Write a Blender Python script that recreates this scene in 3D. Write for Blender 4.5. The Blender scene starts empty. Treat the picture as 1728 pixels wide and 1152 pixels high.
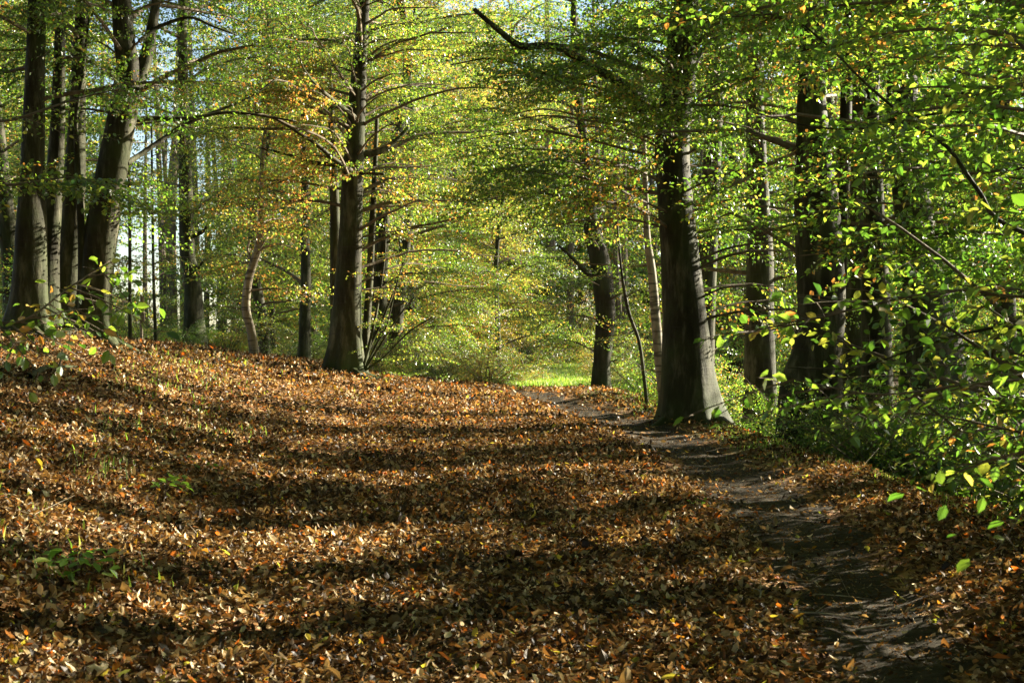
import bpy, math, random
import numpy as np
from mathutils import Vector

# ------------------------------------------------------------------ camera, sky, sun
S = bpy.context.scene
CZ = 1.5
F = 2400.0                       # focal length in photo pixels (1728 wide)
HOR = 600.0                      # horizon row in the photo
cam_d = bpy.data.cameras.new('camera')
cam = bpy.data.objects.new('camera', cam_d)
S.collection.objects.link(cam)
S.camera = cam
cam.location = (0, 0, CZ)
cam.rotation_euler = (math.radians(90), 0, 0)
cam_d.sensor_width = 36
cam_d.lens = 50
cam_d.shift_y = 24 / 1728
cam_d.clip_end = 2000
cam_d.dof.use_dof = True
cam_d.dof.focus_distance = 15.0
cam_d.dof.aperture_fstop = 8.0

SUN_EL, SUN_AZ = 22.0, 30.0      # degrees; azimuth measured from +x towards +y
w = bpy.data.worlds.new('World')
S.world = w
w.use_nodes = True
nt = w.node_tree
bg = nt.nodes['Background']
sky = nt.nodes.new('ShaderNodeTexSky')
sky.sky_type = 'NISHITA'
sky.sun_disc = False
sky.sun_elevation = math.radians(SUN_EL)
sky.sun_rotation = math.radians(90 - SUN_AZ)
sky.air_density = 1.0
sky.dust_density = 0.8
nt.links.new(sky.outputs[0], bg.inputs[0])
bg.inputs[1].default_value = 0.05

sun_d = bpy.data.lights.new('sun', 'SUN')
sun_d.energy = 5.0
sun_d.angle = math.radians(0.5)
sun_d.color = (1.0, 0.91, 0.74)
sun = bpy.data.objects.new('sun', sun_d)
S.collection.objects.link(sun)
e, a = math.radians(SUN_EL), math.radians(SUN_AZ)
sdir = Vector((math.cos(e) * math.cos(a), math.cos(e) * math.sin(a), math.sin(e)))
sun.rotation_euler = sdir.to_track_quat('Z', 'Y').to_euler()
sun.location = sdir * 60

S.view_settings.view_transform = 'Standard'
S.view_settings.look = 'None'
S.view_settings.gamma = 1
S.view_settings.exposure = 2.42
S.cycles.max_bounces = 5
S.cycles.diffuse_bounces = 1
S.cycles.glossy_bounces = 2
S.cycles.transmission_bounces = 4
S.cycles.use_denoising = True

# ------------------------------------------------------------------ helpers
RNG = np.random.default_rng(11)
random.seed(5)

def at(px, py, d):
    return np.array([(px - 864) / F * d, d, CZ + (HOR - py) / F * d])

def link(o, parent=None):
    S.collection.objects.link(o)
    if parent is not None:
        o.parent = parent
    return o

def tag(o, label=None, cat=None, group=None, kind=None):
    if label: o['label'] = label
    if cat: o['category'] = cat
    if group: o['group'] = group
    if kind: o['kind'] = kind
    return o

def empty(name, loc=(0, 0, 0)):
    o = bpy.data.objects.new(name, None)
    o.empty_display_size = 0.3
    o.location = [float(v) for v in loc]
    return link(o)

class Geo:
    """collects vertices and tri/quad faces as numpy arrays"""
    def __init__(s):
        s.v, s.q, s.t, s.n = [], [], [], 0
        s.qm, s.tm, s.r = [], [], []
    def add(s, v, quads=None, tris=None, mat=0, rnd=None):
        v = np.asarray(v, dtype=np.float32).reshape(-1, 3)
        if quads is not None and len(quads):
            q = np.asarray(quads, dtype=np.int32).reshape(-1, 4)
            s.q.append(q + s.n); s.qm.append(np.full(len(q), mat, np.int32))
        if tris is not None and len(tris):
            t = np.asarray(tris, dtype=np.int32).reshape(-1, 3)
            s.t.append(t + s.n); s.tm.append(np.full(len(t), mat, np.int32))
        s.v.append(v)
        s.r.append(np.asarray(rnd, np.float32) if rnd is not None else np.zeros(len(v), np.float32))
        s.n += len(v)
    def mesh(s, name, mats, smooth=False, smooth_mat=None):
        me = bpy.data.meshes.new(name)
        v = np.concatenate(s.v) if s.v else np.zeros((0, 3), np.float32)
        q = np.concatenate(s.q) if s.q else np.zeros((0, 4), np.int32)
        t = np.concatenate(s.t) if s.t else np.zeros((0, 3), np.int32)
        mi = np.concatenate(s.qm + s.tm) if (s.qm or s.tm) else np.zeros(0, np.int32)
        nl = q.size + t.size
        me.vertices.add(len(v)); me.vertices.foreach_set('co', v.ravel())
        me.loops.add(nl)
        me.loops.foreach_set('vertex_index', np.concatenate([q.ravel(), t.ravel()]).astype(np.int32))
        me.polygons.add(len(q) + len(t))
        st = np.concatenate([np.arange(len(q)) * 4, q.size + np.arange(len(t)) * 3]).astype(np.int32)
        me.polygons.foreach_set('loop_start', st)
        for m in mats: me.materials.append(m)
        me.polygons.foreach_set('material_index', mi)
        sm = np.full(len(mi), smooth)
        if smooth_mat is not None: sm = (mi == smooth_mat)
        me.polygons.foreach_set('use_smooth', sm)
        at_ = me.attributes.new('rnd', 'FLOAT', 'POINT')
        at_.data.foreach_set('value', np.concatenate(s.r))
        me.update(calc_edges=True)
        return me
    def build(s, name, mats, parent=None, smooth=False, smooth_mat=None, origin=None):
        if origin is not None:
            s.v = [np.concatenate(s.v) - np.asarray(origin, np.float32)]
        o = bpy.data.objects.new(name, s.mesh(name, mats, smooth, smooth_mat))
        if origin is not None and parent is None:
            o.location = [float(c) for c in origin]
        return link(o, parent)

def smooth_path(pts, rad, n):
    """Catmull-Rom resample of points (k,3) and radii"""
    pts = np.asarray(pts, float); rad = np.asarray(rad, float)
    k = len(pts)
    if k < 3:
        t = np.linspace(0, 1, n)[:, None]
        return pts[0] * (1 - t) + pts[-1] * t, rad[0] * (1 - t[:, 0]) + rad[-1] * t[:, 0]
    P = np.vstack([2 * pts[0] - pts[1], pts, 2 * pts[-1] - pts[-2]])
    u = np.linspace(0, k - 1 - 1e-6, n)
    i = u.astype(int); f = (u - i)[:, None]
    p0, p1, p2, p3 = P[i], P[i + 1], P[i + 2], P[i + 3]
    out = 0.5 * (2 * p1 + (p2 - p0) * f + (2 * p0 - 5 * p1 + 4 * p2 - p3) * f ** 2 + (3 * p1 - p0 - 3 * p2 + p3) * f ** 3)
    return out, np.interp(u, np.arange(k), rad)

def tube(g, pts, rad, sides=8, mat=0, n=None, flare=None, rough=0.0, rng=None, lobes=5, cap=True, rnd=0.0):
    """tapered tube; flare = (height, amount) gives a buttressed foot"""
    rng = rng or RNG
    if n: pts, rad = smooth_path(pts, rad, n)
    pts = np.asarray(pts, float); rad = np.asarray(rad, float)
    m = len(pts)
    T = np.gradient(pts, axis=0); T /= np.linalg.norm(T, axis=1)[:, None] + 1e-9
    ref = np.array([0, 1.0, 0]) if abs(T[0][1]) < 0.8 else np.array([1.0, 0, 0])
    A = np.cross(T, ref); A /= np.linalg.norm(A, axis=1)[:, None] + 1e-9
    B = np.cross(T, A)
    th = np.linspace(0, 2 * np.pi, sides, endpoint=False)
    R = np.repeat(rad[:, None], sides, 1)
    if flare is not None:
        fh, fa = flare
        ph = rng.uniform(0, 6.28, 3)
        hgt = (pts[:, 2] - pts[0, 2])[:, None]
        f = np.exp(-hgt / fh)
        lobe = 0.5 + 0.5 * np.cos(lobes * th + ph[0] + 0.6 * np.sin(th + ph[1]))
        lobe = 0.25 + 0.75 * lobe ** 1.5
        R = R * (1 + fa * f * lobe[None, :])
        R = R * (1 + 0.05 * np.cos(3 * th + ph[2])[None, :] * np.exp(-hgt / (fh * 6)))
    if rough > 0:
        s = np.arange(m)[:, None]
        ph = rng.uniform(0, 6.28, 6)
        R = R * (1 + rough * (np.sin(2 * th[None] + s * .31 + ph[0]) + .7 * np.sin(3 * th[None] - s * .23 + ph[1])
                 + .5 * np.sin(5 * th[None] + s * .6 + ph[2]) + .35 * np.sin(th[None] * 4 + s * 1.3 + ph[3])))
    V = pts[:, None, :] + A[:, None, :] * (np.cos(th)[None, :, None] * R[:, :, None]) + B[:, None, :] * (np.sin(th)[None, :, None] * R[:, :, None])
    V = V.reshape(-1, 3)
    i = np.arange(m - 1)[:, None]; j = np.arange(sides)[None, :]; j2 = (j + 1) % sides
    Q = np.stack([i * sides + j, i * sides + j2, (i + 1) * sides + j2, (i + 1) * sides + j], -1).reshape(-1, 4)
    tr = None
    if cap and sides > 3:
        V = np.vstack([V, pts[-1]])
        top = (m - 1) * sides
        tr = [[top + k, top + (k + 1) % sides, m * sides] for k in range(sides)]
    g.add(V, quads=Q, tris=tr, mat=mat, rnd=np.full(len(V), rnd))

def vnoise(x, y, s, seed, n=6):
    r = np.random.default_rng(seed)
    out = 0
    for k in range(n):
        th = r.uniform(0, 6.28); f = r.uniform(.6, 1.6) / s * 2 * np.pi; p = r.uniform(0, 6.28)
        out = out + np.sin((x * np.cos(th) + y * np.sin(th)) * f + p)
    return out / math.sqrt(n)

# ------------------------------------------------------------------ materials
def mat(name):
    m = bpy.data.materials.new(name); m.use_nodes = True
    n = m.node_tree
    for x in list(n.nodes): n.nodes.remove(x)
    out = n.nodes.new('ShaderNodeOutputMaterial')
    return m, n, out

def ramp(n, stops, interp='LINEAR'):
    r = n.nodes.new('ShaderNodeValToRGB'); cr = r.color_ramp; cr.interpolation = interp
    while len(cr.elements) < len(stops): cr.elements.new(0.5)
    for el, (p, c) in zip(cr.elements, stops):
        el.position = p; el.color = (*c, 1)
    return r

def leaf_mat(name, cols, tcols, clump=None, trans=0.55, gloss=0.07, rough=0.4):
    m, n, out = mat(name)
    at_ = n.nodes.new('ShaderNodeAttribute'); at_.attribute_name = 'rnd'
    fac = at_.outputs['Fac']
    if clump:
        tc = n.nodes.new('ShaderNodeNewGeometry')
        no = n.nodes.new('ShaderNodeTexNoise'); no.inputs['Scale'].default_value = clump; no.inputs['Detail'].default_value = 2
        n.links.new(tc.outputs['Position'], no.inputs['Vector'])
        ma = n.nodes.new('ShaderNodeMath'); ma.operation = 'MULTIPLY_ADD'
        n.links.new(no.outputs[0], ma.inputs[0]); ma.inputs[1].default_value = 1.5
        sb = n.nodes.new('ShaderNodeMath'); sb.operation = 'SUBTRACT'; sb.inputs[1].default_value = 0.75
        n.links.new(at_.outputs['Fac'], sb.inputs[0]); n.links.new(sb.outputs[0], ma.inputs[2])
        fac = ma.outputs[0]
    r1 = ramp(n, cols); r2 = ramp(n, tcols)
    n.links.new(fac, r1.inputs[0]); n.links.new(fac, r2.inputs[0])
    d = n.nodes.new('ShaderNodeBsdfDiffuse'); t = n.nodes.new('ShaderNodeBsdfTranslucent')
    g = n.nodes.new('ShaderNodeBsdfGlossy'); g.inputs['Roughness'].default_value = rough
    g.inputs['Color'].default_value = (1, 1, 1, 1)
    n.links.new(r1.outputs[0], d.inputs['Color']); n.links.new(r2.outputs[0], t.inputs['Color'])
    ad = n.nodes.new('ShaderNodeAddShader'); n.links.new(d.outputs[0], ad.inputs[0]); n.links.new(t.outputs[0], ad.inputs[1])
    mx = n.nodes.new('ShaderNodeMixShader'); mx.inputs[0].default_value = gloss
    n.links.new(ad.outputs[0], mx.inputs[1]); n.links.new(g.outputs[0], mx.inputs[2])
    n.links.new(mx.outputs[0], out.inputs['Surface'])
    return m

M = {}
M['leaf_green'] = leaf_mat('leaf_green',
    [(0, (.020, .045, .006)), (.6, (.04, .07, .008)), (.85, (.07, .09, .010)), (.97, (.20, .15, .02))],
    [(0, (.035, .095, .008)), (.5, (.11, .22, .015)), (.85, (.26, .38, .03)), (.97, (.46, .38, .05)), (1, (.42, .18, .03))], clump=.5)
M['leaf_mixed'] = leaf_mat('leaf_mixed',
    [(0, (.022, .045, .007)), (.45, (.045, .07, .010)), (.8, (.10, .095, .012)), (1, (.20, .10, .02))],
    [(0, (.04, .10, .008)), (.45, (.12, .20, .016)), (.8, (.28, .33, .035)), (.94, (.44, .33, .05)), (1, (.40, .17, .03))], clump=.35)
M['leaf_gold'] = leaf_mat('leaf_gold',
    [(0, (.05, .07, .01)), (.5, (.14, .11, .02)), (1, (.22, .09, .015))],
    [(0, (.28, .36, .035)), (.5, (.48, .42, .05)), (1, (.54, .32, .04))], clump=.3)
M['leaf_shrub'] = leaf_mat('leaf_shrub',
    [(0, (.014, .035, .010)), (.7, (.03, .06, .012)), (1, (.10, .09, .02))],
    [(0, (.03, .08, .008)), (.6, (.10, .19, .012)), (1, (.28, .27, .03))], clump=.8, gloss=.06, rough=.4)
M['grass'] = leaf_mat('grass_blade',
    [(0, (.06, .11, .02)), (.6, (.10, .16, .025)), (1, (.30, .25, .10))],
    [(0, (.10, .22, .02)), (.6, (.22, .36, .03)), (1, (.40, .33, .10))], gloss=.05)
M['litter'] = leaf_mat('fallen_leaf',  # cream end of the leaf tones also stands in for sunlit specks
    [(0, (.013, .008, .004)), (.35, (.036, .024, .010)), (.55, (.12, .079, .033)), (.74, (.38, .285, .145)), (.88, (.72, .60, .38)),
     (.93, (.34, .13, .02)), (.965, (.24, .05, .008)), (.985, (.12, .15, .03)), (1, (.42, .33, .06))],
    [(0, (.01, .004, .001)), (.5, (.07, .03, .006)), (.85, (.14, .08, .02)), (.95, (.3, .07, .006)), (.985, (.2, .22, .02)), (1, (.4, .3, .03))],
    gloss=.022, rough=.45)

def bark_mat(name, c1, c2, c3, moss=0.4, streak=1.0, bands=False):
    m, n, out = mat(name)
    geo = n.nodes.new('ShaderNodeTexCoord')
    mp = n.nodes.new('ShaderNodeMapping'); mp.inputs['Scale'].default_value = (7, 7, 1.6 * streak)
    n.links.new(geo.outputs['Object'], mp.inputs[0])
    n1 = n.nodes.new('ShaderNodeTexNoise'); n1.inputs['Scale'].default_value = 1.2; n1.inputs['Detail'].default_value = 6; n1.inputs['Roughness'].default_value = .65
    n.links.new(mp.outputs[0], n1.inputs['Vector'])
    r1 = ramp(n, [(.28, c1), (.5, c2), (.72, c3)]); n.links.new(n1.outputs[0], r1.inputs[0])
    n2 = n.nodes.new('ShaderNodeTexNoise'); n2.inputs['Scale'].default_value = 2.2; n2.inputs['Detail'].default_value = 5
    n.links.new(geo.outputs['Object'], n2.inputs['Vector'])
    r2 = ramp(n, [(.45, (0, 0, 0)), (.68, (moss, moss, moss))]); n.links.new(n2.outputs[0], r2.inputs[0])
    sz = n.nodes.new('ShaderNodeSeparateXYZ'); n.links.new(geo.outputs['Object'], sz.inputs[0])
    mr = n.nodes.new('ShaderNodeMapRange'); mr.inputs['From Min'].default_value = 0; mr.inputs['From Max'].default_value = 1.1
    mr.inputs['To Min'].default_value = moss * 1.6; mr.inputs['To Max'].default_value = 0
    n.links.new(sz.outputs[2], mr.inputs['Value'])
    mu = n.nodes.new('ShaderNodeMath'); mu.operation = 'MULTIPLY'; n.links.new(mr.outputs[0], mu.inputs[0]); n.links.new(n2.outputs[0], mu.inputs[1])
    sm = n.nodes.new('ShaderNodeMath'); sm.operation = 'ADD'; sm.use_clamp = True; n.links.new(mu.outputs[0], sm.inputs[0]); n.links.new(r2.outputs[0], sm.inputs[1])
    mx = n.nodes.new('ShaderNodeMixRGB'); n.links.new(sm.outputs[0], mx.inputs[0]); n.links.new(r1.outputs[0], mx.inputs[1])
    mx.inputs[2].default_value = (.05, .07, .02, 1)
    col = mx.outputs[0]
    hgt = n1.outputs[0]
    mp3 = n.nodes.new('ShaderNodeMapping'); mp3.inputs['Scale'].default_value = (3, 3, 26)
    n.links.new(geo.outputs['Object'], mp3.inputs[0])
    n3 = n.nodes.new('ShaderNodeTexNoise'); n3.inputs['Scale'].default_value = 1; n3.inputs['Detail'].default_value = 3
    n.links.new(mp3.outputs[0], n3.inputs['Vector'])
    r3 = ramp(n, [(.6 if not bands else .55, (0, 0, 0)), (.7 if not bands else .6, (.75, .75, .75) if bands else (.45, .45, .45))]); n.links.new(n3.outputs[0], r3.inputs[0])
    mx2 = n.nodes.new('ShaderNodeMixRGB'); n.links.new(r3.outputs[0], mx2.inputs[0]); n.links.new(col, mx2.inputs[1])
    mx2.inputs[2].default_value = (.05, .04, .03, 1); col = mx2.outputs[0]
    b = n.nodes.new('ShaderNodeBsdfPrincipled'); b.inputs['Roughness'].default_value = .72
    b.inputs['Specular IOR Level'].default_value = .12
    n.links.new(col, b.inputs['Base Color'])
    bp = n.nodes.new('ShaderNodeBump'); bp.inputs['Strength'].default_value = .6; bp.inputs['Distance'].default_value = .03
    n.links.new(hgt, bp.inputs['Height'])
    bp2 = n.nodes.new('ShaderNodeBump'); bp2.inputs['Strength'].default_value = .35; bp2.inputs['Distance'].default_value = .01
    n.links.new(n3.outputs[0], bp2.inputs['Height']); n.links.new(bp.outputs[0], bp2.inputs['Normal'])
    n.links.new(bp2.outputs[0], b.inputs['Normal'])
    n.links.new(b.outputs[0], out.inputs['Surface'])
    return m
M['bark'] = bark_mat('beech_bark', (.014, .012, .006), (.036, .033, .017), (.15, .14, .09), moss=.5)
M['bark_pale'] = bark_mat('birch_bark', (.14, .115, .08), (.26, .22, .16), (.42, .38, .30), moss=.2, bands=True)
M['bark_dark'] = bark_mat('dark_bark', (.015, .013, .008), (.035, .032, .02), (.08, .07, .05), moss=.5)
M['twig'] = bark_mat('twig_bark', (.07, .055, .035), (.14, .11, .075), (.24, .20, .14), moss=.1)
M['stump'] = bark_mat('rotten_wood', (.012, .010, .006), (.03, .026, .014), (.06, .05, .03), moss=.5)
M['dead'] = bark_mat('dead_wood', (.20, .16, .11), (.36, .30, .21), (.5, .44, .33), moss=.1)

def ground_mat():
    m, n, out = mat('woodland_floor')
    g = n.nodes.new('ShaderNodeNewGeometry')
    vo = n.nodes.new('ShaderNodeTexVoronoi'); vo.inputs['Scale'].default_value = 16; vo.inputs['Randomness'].default_value = 1
    n.links.new(g.outputs['Position'], vo.inputs['Vector'])
    sx = n.nodes.new('ShaderNodeSeparateColor'); n.links.new(vo.outputs['Color'], sx.inputs[0])
    r = ramp(n, [(0, (.05, .025, .01)), (.4, (.13, .06, .02)), (.7, (.24, .12, .04)), (.92, (.38, .24, .10)), (1, (.35, .12, .02))])
    n.links.new(sx.outputs[0], r.inputs[0])
    no = n.nodes.new('ShaderNodeTexNoise'); no.inputs['Scale'].default_value = 3; no.inputs['Detail'].default_value = 8
    n.links.new(g.outputs['Position'], no.inputs['Vector'])
    rs = ramp(n, [(.3, (.035, .022, .012)), (.6, (.07, .045, .022)), (.8, (.11, .075, .04))]); n.links.new(no.outputs[0], rs.inputs[0])
    a_ = n.nodes.new('ShaderNodeAttribute'); a_.attribute_name = 'bare'
    mx = n.nodes.new('ShaderNodeMixRGB'); n.links.new(a_.outputs['Fac'], mx.inputs[0]); n.links.new(r.outputs[0], mx.inputs[1]); n.links.new(rs.outputs[0], mx.inputs[2])
    a2 = n.nodes.new('ShaderNodeAttribute'); a2.attribute_name = 'moss'
    mm = n.nodes.new('ShaderNodeMath'); mm.operation = 'MULTIPLY'; n.links.new(a2.outputs['Fac'], mm.inputs[0])
    rm = ramp(n, [(.42, (0, 0, 0)), (.55, (1, 1, 1))]); n.links.new(no.outputs[0], rm.inputs[0]); n.links.new(rm.outputs[0], mm.inputs[1])
    mx2 = n.nodes.new('ShaderNodeMixRGB'); n.links.new(mm.outputs[0], mx2.inputs[0]); n.links.new(mx.outputs[0], mx2.inputs[1])
    mx2.inputs[2].default_value = (.06, .10, .02, 1)
    b = n.nodes.new('ShaderNodeBsdfPrincipled'); b.inputs['Roughness'].default_value = .85; b.inputs['Specular IOR Level'].default_value = .2
    n.links.new(mx2.outputs[0], b.inputs['Base Color'])
    bp = n.nodes.new('ShaderNodeBump'); bp.inputs['Strength'].default_value = .8; bp.inputs['Distance'].default_value = .04
    n.links.new(no.outputs[0], bp.inputs['Height'])
    bp2 = n.nodes.new('ShaderNodeBump'); bp2.inputs['Strength'].default_value = .6; bp2.inputs['Distance'].default_value = .02
    n.links.new(vo.outputs['Distance'], bp2.inputs['Height']); n.links.new(bp.outputs[0], bp2.inputs['Normal'])
    n.links.new(bp2.outputs[0], b.inputs['Normal'])
    n.links.new(b.outputs[0], out.inputs['Surface'])
    return m
M['ground'] = ground_mat()

def soil_mat():
    m, n, out = mat('trodden_soil')
    g = n.nodes.new('ShaderNodeNewGeometry')
    mp = n.nodes.new('ShaderNodeMapping'); mp.inputs['Scale'].default_value = (2.5, 5, 1)
    n.links.new(g.outputs['Position'], mp.inputs[0])
    no = n.nodes.new('ShaderNodeTexNoise'); no.inputs['Scale'].default_value = 2.0; no.inputs['Detail'].default_value = 10; no.inputs['Roughness'].default_value = .7
    n.links.new(mp.outputs[0], no.inputs['Vector'])
    r = ramp(n, [(.3, (.022, .017, .010)), (.5, (.045, .035, .020)), (.7, (.09, .072, .042))]); n.links.new(no.outputs[0], r.inputs[0])
    b = n.nodes.new('ShaderNodeBsdfPrincipled'); b.inputs['Roughness'].default_value = .9; b.inputs['Specular IOR Level'].default_value = .15
    n.links.new(r.outputs[0], b.inputs['Base Color'])
    bp = n.nodes.new('ShaderNodeBump'); bp.inputs['Strength'].default_value = 1; bp.inputs['Distance'].default_value = .05
    n.links.new(no.outputs[0], bp.inputs['Height']); n.links.new(bp.outputs[0], b.inputs['Normal'])
    n.links.new(b.outputs[0], out.inputs['Surface'])
    return m
M['soil'] = soil_mat()

# ------------------------------------------------------------------ terrain
YK = np.array([-30, 4, 9, 14, 17, 20, 24, 30, 45, 80, 400.])
XK = np.array([-60, -20, -12, -8, -6, -4.5, -3, -2, -1, 0.])
BANK = np.array([
    [1.6, 1.5, 1.3, 1.15, 1.0, .80, .50, .22, .05, 0],
    [1.6, 1.5, 1.3, 1.15, 1.0, .80, .50, .22, .05, 0],
    [1.6, 1.5, 1.35, 1.2, 1.05, .82, .45, .15, .03, 0],
    [1.6, 1.5, 1.4, 1.25, 1.08, .76, .30, .09, .02, 0],
    [1.5, 1.5, 1.4, 1.22, 1.08, .68, .24, .07, .02, 0],
    [1.3, 1.3, 1.25, 1.16, 1.05, .72, .42, .20, .07, 0],
    [.9, 1.0, 1.05, 1.05, .90, .68, .45, .27, .12, .03],
    [.2, .6, .8, .85, .75, .60, .40, .24, .12, .03],
    [-2, -.8, .1, .4, .4, .35, .25, .15, .05, 0],
    [-5, -2.5, -.8, 0, .1, .1, 0, 0, 0, 0],
    [-5, -2.5, -.8, 0, .1, .1, 0, 0, 0, 0]])

def bank(x, y):
    xi = np.clip(np.interp(x, XK, np.arange(len(XK))), 0, len(XK) - 1.0001)
    yi = np.clip(np.interp(y, YK, np.arange(len(YK))), 0, len(YK) - 1.0001)
    i = xi.astype(int); j = yi.astype(int); fx = xi - i; fy = yi - j
    fy = fy * fy * (3 - 2 * fy)
    b = (BANK[j, i] * (1 - fx) + BANK[j, i + 1] * fx) * (1 - fy) + (BANK[j + 1, i] * (1 - fx) + BANK[j + 1, i + 1] * fx) * fy
    return b

def edge_x(y): return np.interp(y, [0, 6, 9, 11, 14, 19.5, 24, 30, 60], [5, 4.6, 4.25, 3.95, 3.45, 2.85, 2.2, 2.3, 5])
def trail_x(y): return np.interp(y, [0, 4, 6, 8, 10.3, 13, 15.5, 18, 21.5, 25, 27, 35, 55], [1.3, 1.45, 1.66, 1.9, 2.0, 2.08, 2.02, 1.75, 1.15, .5, .15, .3, 1.9])

def H(x, y):
    x = np.asarray(x, float); y = np.asarray(y, float)
    x, y = np.broadcast_arrays(x, y)
    g = np.interp(y, [-30, 0, 24, 26.5, 29, 33, 45, 60, 90, 400], [-.3, 0, .744, .81, .80, .66, .36, .72, 1.5, 4])
    z = g + bank(x, y)
    t = x - edge_x(y)
    sp = np.log1p(np.exp(np.clip(t * 3.2, -30, 30))) / 3.2
    drop = np.minimum(sp, 3.5) * .52 + np.clip(sp - 3.5, 0, 12) * .12
    fade = np.interp(y, [30, 45], [1, .35])
    z = z - drop * fade
    tx = trail_x(y)
    z = z - .06 * np.exp(-((x - tx) / .50) ** 2) * np.interp(y, [24, 28], [1, .3])
    z = z + .05 * np.exp(-((x - tx - 1.0) / .35) ** 2) * (y < 26)
    for mx_, my_, mr_ in MOUNDS:
        z = z + .10 * np.exp(-((x - mx_) ** 2 + (y - my_) ** 2) / mr_ ** 2)
    z = z + .018 * vnoise(x, y, 2.2, 3) + .010 * vnoise(x, y, .7, 4) + .05 * vnoise(x, y, 9, 8) * np.clip((np.abs(x) - 3) / 6, 0, 1)
    return z

MOUNDS = [(at(a_, 600, d_)[0], d_, r_) for a_, d_, r_ in [(160, 20, .7), (98, 20.6, .7), (46, 19.4, .7), (580, 24, .6), (1165, 19, .8), (328, 28, .5)]]
def hz(x, y): return float(H(np.array([x]), np.array([y]))[0])

def gp(px, py):
    """floor point seen at a photo pixel"""
    lo, hi = 3.0, 60.0
    ds = np.linspace(3, 40, 1500)
    xs = (px - 864) / F * ds; zs = CZ + (HOR - py) / F * ds
    k = np.argmax(H(xs, ds) >= zs)
    return xs[k], ds[k]

def trail_w(y): return np.interp(y, [4, 8, 12, 16, 20, 25, 28], [.32, .37, .44, .46, .42, .34, .22])

def terrain():
    xs = np.unique(np.concatenate([np.linspace(-400, -60, 12), np.linspace(-60, -9, 60), np.linspace(-9, 7, 230), np.linspace(7, 60, 60), np.linspace(60, 400, 12)]))
    ys = np.unique(np.concatenate([np.linspace(-60, 3, 20), np.linspace(3, 34, 400), np.linspace(34, 90, 90), np.linspace(90, 500, 25)]))
    X, Y = np.meshgrid(xs, ys)
    Z = H(X, Y)
    V = np.stack([X, Y, Z], -1).reshape(-1, 3)
    nx, ny = len(xs), len(ys)
    i = np.arange(ny - 1)[:, None]; j = np.arange(nx - 1)[None]
    Q = np.stack([i * nx + j, i * nx + j + 1, (i + 1) * nx + j + 1, (i + 1) * nx + j], -1).reshape(-1, 4)
    g = Geo(); g.add(V, quads=Q)
    o = g.build('ground', [M['ground']], smooth=True)
    bare = np.clip((X - edge_x(Y) + .3) / .8, 0, 1) * .85
    moss = np.exp(-((X - edge_x(Y) + .35) / .5) ** 2) * np.clip((Y - 3) / 4, 0, 1)
    moss = np.maximum(moss, np.clip((Y - 40) / 6, 0, 1) * (np.abs(X - 2) < 4))
    for nm, arr in (('bare', bare), ('moss', moss)):
        a_ = o.data.attributes.new(nm, 'FLOAT', 'POINT'); a_.data.foreach_set('value', arr.ravel().astype(np.float32))
    tag(o, kind='structure')
    # trodden trail: a sheet 6 mm above the floor
    yy = np.linspace(3.5, 28, 400); k = 13
    rows = []
    for c in range(k):
        f = c / (k - 1) * 2 - 1
        wob = .12 * vnoise(yy, yy * 0 + 3 * np.sign(f), 1.1, 21 + (f > 0)) * abs(f) + .07 * vnoise(yy, yy * 0, .35, 25 + (f > 0)) * abs(f)
        xx = trail_x(yy) + (trail_w(yy) + wob) * f
        rows.append(np.stack([xx, yy, H(xx, yy) + .006 + .006 * vnoise(xx, yy, .25, 31) * (1 - abs(f)) - .02 * (abs(f) > .99)], -1))
    V = np.stack(rows, 1).reshape(-1, 3)
    i = np.arange(len(yy) - 1)[:, None]; j = np.arange(k - 1)[None]
    Q = np.stack([i * k + j, i * k + j + 1, (i + 1) * k + j + 1, (i + 1) * k + j], -1).reshape(-1, 4)
    g = Geo(); g.add(V, quads=Q)
    tag(g.build('path', [M['soil']], smooth=True), kind='structure')
terrain()

# ------------------------------------------------------------------ fallen leaves (uncountable)
def rot_from(yaw, pitch, roll):
    cy, sy = np.cos(yaw), np.sin(yaw); cp, sp = np.cos(pitch), np.sin(pitch); cr, sr = np.cos(roll), np.sin(roll)
    R = np.empty((len(yaw), 3, 3))
    R[:, 0, 0] = cy * cr - sy * sp * sr; R[:, 0, 1] = -sy * cp; R[:, 0, 2] = cy * sr + sy * sp * cr
    R[:, 1, 0] = sy * cr + cy * sp * sr; R[:, 1, 1] = cy * cp; R[:, 1, 2] = sy * sr - cy * sp * cr
    R[:, 2, 0] = -cp * sr; R[:, 2, 1] = sp; R[:, 2, 2] = cp * cr
    return R

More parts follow.
